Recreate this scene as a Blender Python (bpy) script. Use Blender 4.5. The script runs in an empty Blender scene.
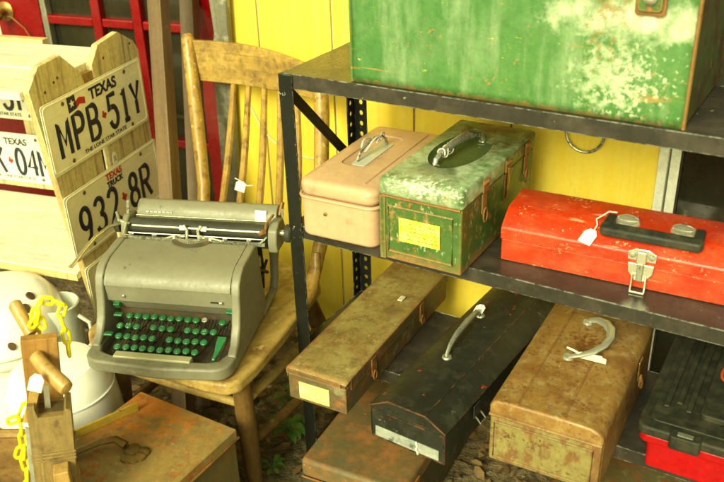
import bpy, bmesh, math, random
from mathutils import Vector, Matrix
random.seed(7)
R = math.radians
scene = bpy.context.scene
COL = scene.collection

# ------------------------------------------------------------------ materials
def _n(t, typ, **kw):
    n = t.nodes.new(typ)
    for k, v in kw.items():
        setattr(n, k, v)
    return n

def c4(c):
    return (c[0], c[1], c[2], 1.0)

def mat(name, base, base2=None, rough=.5, metal=0.0, vary=(6, (1, 1, 1), .35, .65), layers=(), edge=None,
        bump=(), coat=0.0, rvar=.12, spec=.5, fine=.22):
    """Principled material: base/base2 mixed by noise, then worn layers with shapes of their own, then bare edges."""
    m = bpy.data.materials.new(name)
    m.use_nodes = True
    t = m.node_tree
    P = t.nodes['Principled BSDF']
    L = t.links.new
    tc = _n(t, 'ShaderNodeTexCoord')

    def noise(scale, stretch=(1, 1, 1), detail=6, rgh=.6, off=0.0):
        mp = _n(t, 'ShaderNodeMapping')
        mp.inputs['Scale'].default_value = stretch
        mp.inputs['Location'].default_value = (off, off * .7, off * 1.3)
        L(tc.outputs['Object'], mp.inputs[0])
        nz = _n(t, 'ShaderNodeTexNoise')
        nz.inputs['Scale'].default_value = scale
        nz.inputs['Detail'].default_value = detail
        nz.inputs['Roughness'].default_value = rgh
        L(mp.outputs[0], nz.inputs['Vector'])
        return nz.outputs['Fac']

    def rng(sock, lo, hi, a=0.0, b=1.0):
        r = _n(t, 'ShaderNodeMapRange')
        r.inputs[1].default_value = lo
        r.inputs[2].default_value = hi
        r.inputs[3].default_value = a
        r.inputs[4].default_value = b
        L(sock, r.inputs[0])
        return r.outputs[0]

    def mth(op, a, b):
        n = _n(t, 'ShaderNodeMath', operation=op)
        for i, v in enumerate((a, b)):
            if isinstance(v, (int, float)):
                n.inputs[i].default_value = v
            else:
                L(v, n.inputs[i])
        return n.outputs[0]

    def mix(fac, a, b):
        n = _n(t, 'ShaderNodeMix', data_type='RGBA')
        L(fac, n.inputs[0])
        for i, v in ((6, a), (7, b)):
            if isinstance(v, tuple):
                n.inputs[i].default_value = c4(v)
            else:
                L(v, n.inputs[i])
        return n.outputs[2]

    def mixf(fac, a, b):
        n = _n(t, 'ShaderNodeMix', data_type='FLOAT')
        L(fac, n.inputs[0])
        for i, v in ((2, a), (3, b)):
            if isinstance(v, (int, float)):
                n.inputs[i].default_value = v
            else:
                L(v, n.inputs[i])
        return n.outputs[0]

    b2 = base2 or tuple(x * .8 for x in base)
    f = rng(noise(vary[0], vary[1]), vary[2], vary[3])
    colr = mix(f, base, b2)
    rg = rng(noise(11, (1, 1, 1), 5, .6, 3.1), .3, .7, max(.03, rough - rvar), min(1, rough + rvar))
    mt = metal
    for i, l in enumerate(layers):
        v = noise(l.get('scale', 20), l.get('stretch', (1, 1, 1)), l.get('detail', 8), l.get('rgh', .65), 1.7 * i + l.get('off', 0))
        if 'center' in l:
            d = _n(t, 'ShaderNodeVectorMath', operation='SUBTRACT')
            L(tc.outputs['Object'], d.inputs[0])
            d.inputs[1].default_value = l['center']
            s = _n(t, 'ShaderNodeVectorMath', operation='DIVIDE')
            L(d.outputs[0], s.inputs[0])
            s.inputs[1].default_value = l['radius']
            ln = _n(t, 'ShaderNodeVectorMath', operation='LENGTH')
            L(s.outputs[0], ln.inputs[0])
            w = rng(ln.outputs['Value'], 0.0, 1.6, l.get('k', .28), -l.get('k', .28))
            v = mth('ADD', v, w)
        elif l.get('scale', 20) >= 40 and max(l.get('stretch', (1, 1, 1))) < 4:     # spots gather in patches
            pn = noise(l['scale'] / 7, (1, 1, 1), 3, .6, 6.1 + 2.3 * i)
            v = mth('ADD', v, rng(pn, .3, .7, -.13, .10))
        th, so = l.get('thr', .6), l.get('soft', .03)
        msk = rng(v, th - so, th + so)
        if 'amount' in l:
            msk = mth('MULTIPLY', msk, l['amount'])
        colr = mix(msk, colr, l['col'])
        if 'rough' in l:
            rg = mixf(msk, rg, l['rough'])
        if 'metal' in l:
            mt = mixf(msk, mt, l['metal'])
    if edge:
        bv = _n(t, 'ShaderNodeBevel', samples=4)
        bv.inputs['Radius'].default_value = edge[1]
        ge = _n(t, 'ShaderNodeNewGeometry')
        dt = _n(t, 'ShaderNodeVectorMath', operation='DOT_PRODUCT')
        L(bv.outputs[0], dt.inputs[0])
        L(ge.outputs['Normal'], dt.inputs[1])
        e = rng(dt.outputs['Value'], .995, .80)
        e = mth('MULTIPLY', e, rng(noise(45, (1, 1, 1), 6, .7, 5.5), edge[2], edge[2] + .12))
        colr = mix(e, colr, edge[0])
        rg = mixf(e, rg, .7)
    if fine:      # small scuffs and dust over everything
        fm = rng(noise(70, (1, 1, 1), 10, .78, 9.3), .32, .68, 1 - fine, 1 + fine)
        mu = _n(t, 'ShaderNodeMix', data_type='RGBA', blend_type='MULTIPLY')
        mu.inputs[0].default_value = 1
        L(colr, mu.inputs[6])
        L(fm, mu.inputs[7])
        colr = mu.outputs[2]
        if fine > .07:
            rg = mth('ADD', rg, rng(noise(130, (1, 1, 1), 6, .7, 4.4), .35, .65, -.08, .08))
    L(colr, P.inputs['Base Color'])
    L(rg, P.inputs['Roughness'])
    if isinstance(mt, (int, float)):
        P.inputs['Metallic'].default_value = mt
    else:
        L(mt, P.inputs['Metallic'])
    P.inputs['Specular IOR Level'].default_value = spec
    P.inputs['Coat Weight'].default_value = coat
    P.inputs['Coat Roughness'].default_value = .2
    prev = None
    for (sc_, st, dist, *rest) in bump:
        bp = _n(t, 'ShaderNodeBump')
        bp.inputs['Strength'].default_value = st
        bp.inputs['Distance'].default_value = dist
        L(noise(sc_, rest[0] if rest else (1, 1, 1), 5, .6, 2.2), bp.inputs['Height'])
        if prev:
            L(prev, bp.inputs['Normal'])
        prev = bp.outputs[0]
    if prev:
        L(prev, P.inputs['Normal'])
    return m

RUST = (.17, .062, .014)
RUST2 = (.30, .12, .022)
DRUST = (.06, .026, .010)
M = {}
def wood(name, a, b, axis, layers=(), rough=.6, fine=1.0, edge=None):
    st = [26.0 * fine] * 3
    st[axis] = 1.6
    st2 = [90.0 * fine] * 3
    st2[axis] = 3.0
    return mat(name, a, b, rough=rough, vary=(1.0, tuple(st), .36, .66),
               layers=[dict(col=tuple(x * .55 for x in b), scale=1.0, stretch=tuple(st2), thr=.60, soft=.07, amount=.6)] + list(layers),
               bump=((1.0, .25, .002, tuple(st2)),), edge=edge)

M['chest_green'] = mat('worn_green_paint_glare', (.046, .150, .034), (.075, .185, .048), rough=.36, vary=(5, (1, 1, 1), .35, .7),
    layers=[dict(col=(.17, .26, .12), scale=11, stretch=(1, 1, .5), thr=.60, soft=.10, amount=.55),
            dict(col=(.56, .60, .42), scale=26, thr=.60, soft=.16, center=(.58, 0, .185), radius=(.20, .5, .045), k=.30, rough=.34),  # sky reflection painted in as a soft pale band, over some bare primer
            dict(col=(.34, .42, .25), scale=48, thr=.59, soft=.08, amount=.85, center=(.535, 0, .085), radius=(.075, .5, .10), k=.19, rough=.5),
            dict(col=(.42, .48, .31), scale=90, thr=.61, soft=.05, center=(.57, 0, .07), radius=(.11, .5, .10), k=.15, rough=.5),
            dict(col=(.30, .38, .22), scale=10, stretch=(2.2, 1, .35), thr=.60, soft=.10, amount=.5), dict(col=(.36, .17, .05), scale=90, thr=.70, soft=.03, rough=.75),
            dict(col=(.36, .20, .05), scale=4, stretch=(1, 1, 14), thr=.66, soft=.02, amount=.75),
            dict(col=(.58, .52, .06), scale=110, stretch=(.4, 1, 1.6), thr=.72, soft=.02),
            dict(col=(.28, .18, .05), scale=60, thr=.60, soft=.08, center=(.33, 0, 0), radius=(.8, .5, .012), k=.24, amount=.8),
            dict(col=(.25, .15, .05), scale=90, thr=.60, soft=.05, center=(.53, 0, .20), radius=(.05, .5, .12), k=.12, amount=.7)],
    edge=((.30, .15, .04), .003, .46), bump=((5, .35, .02), (90, .15, .001)))
M['chest_side'] = mat('rusty_green_side', (.05, .085, .02), (.08, .06, .02), rough=.6,
    layers=[dict(col=DRUST, scale=14, thr=.52, soft=.08), dict(col=RUST2, scale=30, thr=.64, soft=.04)], edge=((.40, .17, .03), .008, .3))
M['box_green'] = mat('green_box_paint', (.040, .100, .018), (.065, .125, .026), rough=.4,
    layers=[dict(col=(.30, .16, .045), scale=50, thr=.62, soft=.05, rough=.7),
            dict(col=(.36, .10, .03), scale=85, thr=.64, soft=.03), dict(col=(.30, .36, .20), scale=120, stretch=(1, 1, .4), thr=.64, soft=.03),
            dict(col=(.22, .13, .04), scale=12, thr=.56, soft=.1, center=(.09, 0, 0), radius=(.3, .8, .035), k=.22)],
    edge=((.33, .17, .05), .008, .30), bump=((50, .12, .001),))
M['box_green_lid'] = mat('scuffed_green_lid', (.050, .115, .026), (.08, .15, .04), rough=.36,
    layers=[dict(col=(.40, .47, .30), scale=34, thr=.50, soft=.16, amount=.8, center=(.09, .10, .2), radius=(.14, .17, .3), k=.15, rough=.45),
            dict(col=(.62, .66, .50), scale=110, stretch=(1, .35, 1.6), thr=.61, soft=.03, center=(.10, .0, .185), radius=(.14, .07, .04), k=.16, rough=.5, amount=.85),
            dict(col=(.10, .055, .015), scale=30, thr=.56, soft=.06, center=(.12, .36, .2), radius=(.10, .12, .2), k=.15),
            dict(col=(.33, .16, .05), scale=90, thr=.66, soft=.03)],
    edge=((.62, .64, .50), .006, .42), bump=((90, .15, .001),))
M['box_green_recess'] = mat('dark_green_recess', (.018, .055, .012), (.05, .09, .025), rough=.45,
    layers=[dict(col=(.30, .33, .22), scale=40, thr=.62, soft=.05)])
M['pink'] = mat('dusty_pink_paint', (.54, .345, .21), (.48, .295, .175), rough=.42, vary=(7, (1, 1, 1), .3, .7),
    layers=[dict(col=(.25, .13, .06), scale=30, thr=.60, soft=.10, amount=.5, center=(.0, .03, .12), radius=(.08, .1, .03), k=.22),
            dict(col=(.22, .12, .06), scale=18, thr=.66, soft=.06, amount=.4),
            dict(col=(.66, .50, .36), scale=60, thr=.70, soft=.03, amount=.6)],
    edge=((.30, .17, .09), .004, .46), bump=((60, .06, .001),), fine=.10)
M['red'] = mat('scuffed_red_paint', (.50, .034, .003), (.40, .022, .002), rough=.36, vary=(8, (1, 1, 1), .35, .65),
    layers=[dict(col=(.60, .14, .05), scale=16, stretch=(.6, 1, 1), thr=.57, soft=.12, amount=.45, rough=.55), dict(col=(.30, .016, .003), scale=7, thr=.60, soft=.16, amount=.3),
            dict(col=(.74, .42, .24), scale=150, thr=.655, soft=.03, amount=.8),
            dict(col=(.70, .30, .16), scale=60, stretch=(.3, 1, 2), thr=.69, soft=.03, amount=.7),
            dict(col=(.16, .05, .02), scale=80, thr=.69, soft=.03, amount=.7)],
    edge=((.62, .28, .13), .005, .44), bump=((60, .10, .001), (6, .5, .012)))
M['rustlong'] = mat('olive_rusted_steel', (.285, .225, .075), (.20, .14, .042), rough=.46, vary=(9, (1, 1, 1), .35, .65),
    layers=[dict(col=(.10, .056, .016), scale=26, thr=.56, soft=.09, amount=.75), dict(col=(.24, .095, .018), scale=55, thr=.62, soft=.06, rough=.8),
            dict(col=(.32, .27, .12), scale=90, thr=.64, soft=.04), dict(col=(.07, .045, .016), scale=60, stretch=(1, .25, 1), thr=.67, soft=.06, amount=.6)],
    edge=((.27, .11, .03), .006, .36), bump=((60, .35, .002), (5, .25, .01)))
M['rustlong_side'] = mat('dark_rusted_steel', (.12, .09, .034), (.08, .05, .017), rough=.6,
    layers=[dict(col=(.22, .09, .022), scale=24, thr=.56, soft=.06, rough=.8), dict(col=(.20, .18, .09), scale=18, thr=.62, soft=.05),
            dict(col=(.05, .07, .08), scale=16, thr=.64, soft=.05)], edge=((.30, .13, .035), .006, .34), bump=((40, .3, .002),))
M['black'] = mat('chipped_black_enamel', (.014, .015, .010), (.024, .024, .017), rough=.36,
    layers=[dict(col=(.40, .045, .015), scale=42, thr=.685, soft=.015, rough=.6), dict(col=(.085, .085, .06), scale=22, thr=.62, soft=.10, amount=.3, rough=.6),
            dict(col=(.16, .15, .11), scale=60, thr=.71, soft=.03)],
    edge=((.20, .075, .03), .004, .46), bump=((25, .12, .002), (4, .2, .01)), spec=.3)
M['tan'] = mat('rusted_tan_steel', (.29, .165, .045), (.21, .108, .027), rough=.42, vary=(9, (1, 1, 1), .33, .67),
    layers=[dict(col=(.33, .25, .10), scale=30, thr=.58, soft=.08, amount=.8), dict(col=(.17, .07, .015), scale=17, thr=.56, soft=.10, amount=.7), dict(col=(.15, .062, .014), scale=70, thr=.60, soft=.05, rough=.75, amount=.8),
            dict(col=(.10, .040, .009), scale=190, thr=.62, soft=.04, amount=.8), dict(col=(.13, .045, .01), scale=90, thr=.56, soft=.04, center=(.12, .27, .16), radius=(.05, .09, .1), k=.12),
            dict(col=(.42, .35, .19), scale=55, thr=.70, soft=.05, amount=.6)],
    edge=((.16, .06, .015), .008, .38), bump=((90, .3, .0015), (6, .25, .01)))
M['tan_front'] = mat('rusted_pale_green_steel', (.235, .20, .068), (.20, .155, .05), rough=.42,
    layers=[dict(col=(.15, .070, .016), scale=38, stretch=(1, 1, .45), thr=.53, soft=.06, rough=.8), dict(col=(.11, .045, .010), scale=150, thr=.61, soft=.04),
            dict(col=(.36, .32, .16), scale=45, thr=.66, soft=.06, amount=.6)], edge=((.17, .07, .018), .008, .34), bump=((90, .3, .0015),))
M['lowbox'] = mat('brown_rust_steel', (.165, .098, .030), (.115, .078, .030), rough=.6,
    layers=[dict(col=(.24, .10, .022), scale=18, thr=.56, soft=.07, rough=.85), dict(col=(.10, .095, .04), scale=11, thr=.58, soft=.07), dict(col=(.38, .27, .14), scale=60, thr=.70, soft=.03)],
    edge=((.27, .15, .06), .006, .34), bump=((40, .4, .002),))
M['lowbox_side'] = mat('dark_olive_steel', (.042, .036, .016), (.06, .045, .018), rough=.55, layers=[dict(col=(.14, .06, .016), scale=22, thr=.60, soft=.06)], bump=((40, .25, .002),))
M['mossy'] = mat('mossy_rust_steel', (.075, .075, .02), (.10, .065, .02), rough=.7, layers=[dict(col=(.15, .055, .012), scale=16, thr=.54, soft=.05), dict(col=(.17, .16, .07), scale=30, thr=.62, soft=.05)], bump=((40, .4, .002),))
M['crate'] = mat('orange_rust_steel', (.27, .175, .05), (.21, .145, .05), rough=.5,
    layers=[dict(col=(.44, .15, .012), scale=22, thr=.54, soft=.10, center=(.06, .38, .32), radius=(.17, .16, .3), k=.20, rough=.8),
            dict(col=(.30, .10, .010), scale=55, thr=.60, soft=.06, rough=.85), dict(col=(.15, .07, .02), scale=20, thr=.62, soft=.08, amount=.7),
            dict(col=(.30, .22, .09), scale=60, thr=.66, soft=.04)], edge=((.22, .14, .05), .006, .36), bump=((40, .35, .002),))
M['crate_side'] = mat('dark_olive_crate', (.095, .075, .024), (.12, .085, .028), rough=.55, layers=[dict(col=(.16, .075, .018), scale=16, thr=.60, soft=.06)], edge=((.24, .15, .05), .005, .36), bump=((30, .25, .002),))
M['shelf'] = mat('black_shelf_enamel', (.026, .023, .017), (.038, .032, .024), rough=.33,
    layers=[dict(col=(.11, .085, .06), scale=10, thr=.60, soft=.12, amount=.5, rough=.55), dict(col=(.28, .26, .19), scale=80, thr=.715, soft=.02)],
    edge=((.42, .46, .40), .0035, .44), rvar=.08, bump=((20, .05, .001),), spec=.35)
M['post_black'] = mat('black_post_enamel', (.009, .010, .007), (.014, .014, .010), rough=.45,
    layers=[dict(col=(.34, .32, .24), scale=70, stretch=(1, 1, .5), thr=.70, soft=.02)], edge=((.20, .20, .16), .003, .47), spec=.2)
M['plastic_black'] = mat('dusty_black_plastic', (.013, .014, .010), (.020, .021, .014), rough=.5, layers=[dict(col=(.055, .050, .028), scale=32, thr=.55, soft=.12, amount=.7, rough=.8)], bump=((90, .15, .0008),), spec=.25)
M['plastic_red'] = mat('red_plastic', (.36, .004, .005), (.32, .003, .004), rough=.35, spec=.4)
M['brass'] = mat('tarnished_brass', (.42, .27, .07), (.25, .15, .04), rough=.35, metal=.9, layers=[dict(col=(.16, .07, .02), scale=60, thr=.56, soft=.06, metal=0, rough=.8)])
M['rust_hw'] = mat('rusty_hardware', (.30, .17, .05), (.16, .07, .02), rough=.55, metal=.5, layers=[dict(col=(.26, .10, .02), scale=60, thr=.5, soft=.08, metal=0, rough=.85)])
M['steel'] = mat('dull_nickel', (.68, .66, .54), (.52, .50, .38), rough=.25, metal=.85, layers=[dict(col=(.25, .2, .1), scale=60, thr=.68, soft=.05, rough=.7)], fine=.05)
M['chrome'] = mat('bright_chrome', (.84, .81, .64), (.74, .71, .54), rough=.2, metal=.8, rvar=.04, fine=.04)
M['dull_handle'] = mat('satin_grey_metal', (.50, .50, .42), (.42, .42, .34), rough=.22, metal=.5, rvar=.05, fine=.06)
M['edge_chip'] = mat('chipped_lid_edge', (.03, .022, .014), (.13, .045, .016), rough=.5, vary=(60, (1, 1, 1), .42, .58))
M['pewter'] = mat('worn_chrome', (.58, .58, .48), (.38, .38, .29), rough=.35, metal=.7, layers=[dict(col=(.10, .09, .05), scale=90, thr=.55, soft=.05, metal=0, rough=.8)])
M['darkmetal'] = mat('dark_mechanism', (.03, .028, .02), (.055, .05, .035), rough=.45, metal=.5)
M['paper'] = mat('white_card', (.80, .78, .70), (.76, .73, .63), rough=.8, fine=.03)
M['string'] = mat('white_string', (.72, .69, .58), rough=.9)
M['yellow_label'] = mat('bright_yellow_card', (.84, .78, .04), (.90, .86, .16), rough=.35, vary=(40, (1, 1, 1), .45, .6), spec=.6)
M['pale_label'] = mat('pale_yellow_card', (.86, .86, .28), (.82, .80, .18), rough=.5, vary=(40, (1, 1, 1), .45, .6))
M['ink'] = mat('ink', (.10, .09, .02), rough=.8)
M['label_green'] = mat('faded_print', (.20, .22, .02), rough=.7)
M['silver_label'] = mat('aged_silver_label', (.34, .38, .36), (.46, .48, .40), rough=.35, metal=.35, vary=(14, (1, 1, 3), .4, .6), layers=[dict(col=(.12, .13, .12), scale=30, thr=.62, soft=.06)])
M['yellow_wall'] = mat('yellow_board_paint', (.86, .64, .060), (.82, .58, .038), rough=.55, vary=(3, (2, 1, .4), .35, .65),
    layers=[dict(col=(.86, .74, .16), scale=5, stretch=(8, 1, .4), thr=.56, soft=.10, amount=.35), dict(col=(.48, .36, .05), scale=40, stretch=(2.5, 1, .35), thr=.68, soft=.05, amount=.3), dict(col=(.50, .34, .02), scale=24, stretch=(3, 1, .6), thr=.70, soft=.05, amount=.5)],
    bump=((1.0, .2, .002, (60, 60, 2)),), fine=.05)
M['seam'] = mat('weathered_seam', (.62, .58, .36), (.42, .40, .26), rough=.8, vary=(10, (1, 1, 1), .4, .6))
M['white_trim'] = mat('white_trim_paint', (.74, .74, .64), (.66, .66, .55), rough=.5)
M['red_door'] = mat('red_door_paint', (.22, .002, .003), (.16, .0015, .002), rough=.3, vary=(4, (1, 1, .5), .3, .7), bump=((12, .05, .002),))
M['glass_dark'] = mat('dark_window_glass', (.016, .016, .009), (.03, .026, .014), rough=.08, vary=(3, (1, 1, .6), .4, .6), rvar=.03)
M['shop_dark'] = mat('unlit_interior', (.018, .016, .008), (.04, .032, .015), rough=.9, vary=(2.4, (1, 1, .5), .42, .6))
M['greyboard'] = wood('weathered_grey_board', (.20, .19, .13), (.12, .115, .08), 2, layers=[dict(col=(.33, .31, .22), scale=14, thr=.60, soft=.06)])
M['post_brown'] = wood('brown_stained_post', (.135, .075, .024), (.080, .043, .014), 2, layers=[dict(col=(.22, .17, .10), scale=30, thr=.70, soft=.03)], rough=.5)
M['pine'] = wood('pale_pine_board', (.66, .56, .28), (.52, .42, .19), 2, layers=[dict(col=(.20, .13, .05), scale=1.0, stretch=(60, 60, 4), thr=.58, soft=.06, amount=.7), dict(col=(.24, .15, .05), scale=34, thr=.715, soft=.02)], fine=1.3)
M['whitewood'] = wood('whitewashed_board', (.78, .74, .60), (.70, .64, .48), 0, layers=[dict(col=(.56, .46, .27), scale=11, thr=.64, soft=.08, amount=.6)], fine=.8)
M['pine_edge'] = wood('sawn_pine_edge', (.68, .53, .24), (.58, .42, .16), 2)
M['chairwood'] = wood('honey_chair_wood', (.38, .245, .055), (.25, .145, .030), 0, rough=.38,
    layers=[dict(col=(.13, .068, .018), scale=24, thr=.54, soft=.09, amount=.7), dict(col=(.10, .05, .015), scale=60, thr=.66, soft=.05, amount=.7), dict(col=(.48, .34, .10), scale=38, stretch=(.3, 1, 1), thr=.64, soft=.07, amount=.45)], fine=.8)
M['chairpost'] = wood('honey_chair_post', (.40, .25, .05), (.28, .155, .03), 2, rough=.35,
    layers=[dict(col=(.13, .06, .016), scale=34, thr=.58, soft=.06, amount=.8), dict(col=(.56, .42, .16), scale=46, thr=.68, soft=.03)])
M['chairseat'] = wood('worn_chair_seat', (.42, .29, .085), (.32, .20, .05), 1, rough=.42,
    layers=[dict(col=(.17, .085, .022), scale=13, thr=.58, soft=.07, amount=.8), dict(col=(.56, .41, .17), scale=24, thr=.62, soft=.05)], fine=.7)
M['chairleg'] = wood('dark_chair_leg', (.19, .105, .028), (.115, .060, .017), 2, rough=.45, layers=[dict(col=(.36, .24, .09), scale=40, thr=.66, soft=.03)])
M['planewood'] = wood('old_tool_wood', (.29, .20, .07), (.22, .145, .046), 2, rough=.42, layers=[dict(col=(.10, .055, .018), scale=14, thr=.62, soft=.07)], fine=1.4)
M['planewood_hi'] = wood('orange_tool_wood', (.40, .215, .055), (.30, .145, .03), 2, rough=.45, fine=1.4)
M['dowel'] = wood('pale_dowel_wood', (.46, .29, .09), (.36, .21, .055), 2, rough=.4)
M['enamel'] = mat('white_enamel', (.90, .90, .82), (.86, .86, .77), rough=.22, vary=(4, (1, 1, 1), .35, .65), spec=.6, fine=.03)
M['enamel_grey'] = mat('grey_white_enamel', (.52, .54, .48), (.45, .47, .40), rough=.3, fine=.05)
M['spot'] = mat('brown_chip', (.10, .055, .018), (.05, .028, .010), rough=.7)
M['chain_y'] = mat('yellow_plastic', (.86, .74, .010), (.80, .66, .008), rough=.35, spec=.5)
M['wicker'] = wood('brown_wicker', (.30, .17, .045), (.19, .10, .025), 0)
M['ruler'] = wood('yellow_ruler_wood', (.47, .32, .035), (.40, .25, .02), 0, layers=[dict(col=(.12, .08, .02), scale=60, thr=.66, soft=.03)], fine=2)
M['castbrass'] = mat('dirty_cast_brass', (.20, .125, .03), (.13, .075, .02), rough=.38, metal=.6, layers=[dict(col=(.30, .10, .03), scale=30, thr=.66, soft=.04, metal=0)])
M['tw_body'] = mat('olive_grey_crinkle_paint', (.188, .176, .118), (.160, .150, .100), rough=.5, vary=(5, (1, 1, 1), .3, .7),
    layers=[dict(col=(.25, .24, .16), scale=10, thr=.63, soft=.1, amount=.5), dict(col=(.10, .08, .05), scale=90, thr=.68, soft=.03), dict(col=(.30, .28, .2), scale=60, stretch=(.5, 1, 2), thr=.70, soft=.03, amount=.7), dict(col=(.09, .075, .045), scale=30, thr=.56, soft=.12, amount=.6, center=(.17, .05, .04), radius=(.25, .09, .05), k=.15)], edge=((.36, .31, .2), .004, .50), bump=((260, .12, .0006),), fine=.09)
M['tw_dark'] = mat('dark_typewriter_inside', (.05, .042, .024), (.085, .062, .032), rough=.6, layers=[dict(col=(.14, .07, .02), scale=30, thr=.58, soft=.06)])
M['keygreen'] = mat('green_key_plastic', (.012, .11, .036), (.018, .14, .046), rough=.22, spec=.6)
M['keysilver'] = mat('pale_key', (.6, .58, .5), rough=.2, metal=.6)
M['spacebar'] = mat('olive_bar_plastic', (.36, .335, .20), (.32, .30, .17), rough=.38, fine=.06)
M['platen'] = mat('black_rubber', (.028, .028, .020), (.045, .044, .032), rough=.6, spec=.3)
M['bail'] = mat('aged_nickel_rod', (.62, .57, .36), (.5, .45, .25), rough=.25, metal=.8)
M['plate'] = mat('cream_plate_enamel', (.86, .83, .60), (.82, .78, .55), rough=.42, vary=(6, (1, 1, 1), .35, .65),
    layers=[dict(col=(.60, .54, .32), scale=22, thr=.63, soft=.09, amount=.5)], spec=.45, fine=.07)
M['plate_w'] = mat('white_plate_enamel', (.78, .77, .66), (.74, .72, .60), rough=.42, spec=.45, fine=.05)
M['plate_ink'] = mat('navy_plate_paint', (.010, .016, .040), rough=.4)
M['plate_red'] = mat('red_plate_paint', (.48, .016, .016), rough=.4)
M['screw'] = mat('rusty_screw', (.10, .07, .03), (.2, .14, .06), rough=.5, metal=.6)
M['leaf'] = mat('weed_leaf', (.045, .12, .018), (.08, .17, .025), rough=.5, vary=(25, (1, 1, 1), .4, .6))
M['litter'] = mat('dead_leaf', (.22, .135, .045), (.09, .05, .018), rough=.8, vary=(9, (1, 1, 1), .4, .6))
M['pebble'] = mat('pebble', (.20, .17, .11), (.12, .10, .06), rough=.8, vary=(9, (1, 1, 1), .4, .6))
M['dirt'] = mat('packed_dirt', (.15, .105, .045), (.21, .15, .07), rough=.92, vary=(7, (1, 1, 1), .35, .65),
    layers=[dict(col=(.055, .042, .016), scale=22, thr=.55, soft=.08), dict(col=(.16, .12, .06), scale=60, thr=.64, soft=.05), dict(col=(.035, .055, .012), scale=6, thr=.60, soft=.1, amount=.7)],
    bump=((30, .8, .02), (120, .5, .006)))
M['yard'] = mat('pale_gravel_yard', (.42, .39, .32), (.34, .31, .25), rough=.9, vary=(3, (1, 1, 1), .35, .65), bump=((60, .6, .01),))  # yard out of view, toned pale to bounce light onto the fronts
M['grime'] = mat('brown_strap_leather', (.30, .29, .22), (.36, .36, .30), rough=.7)

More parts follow.
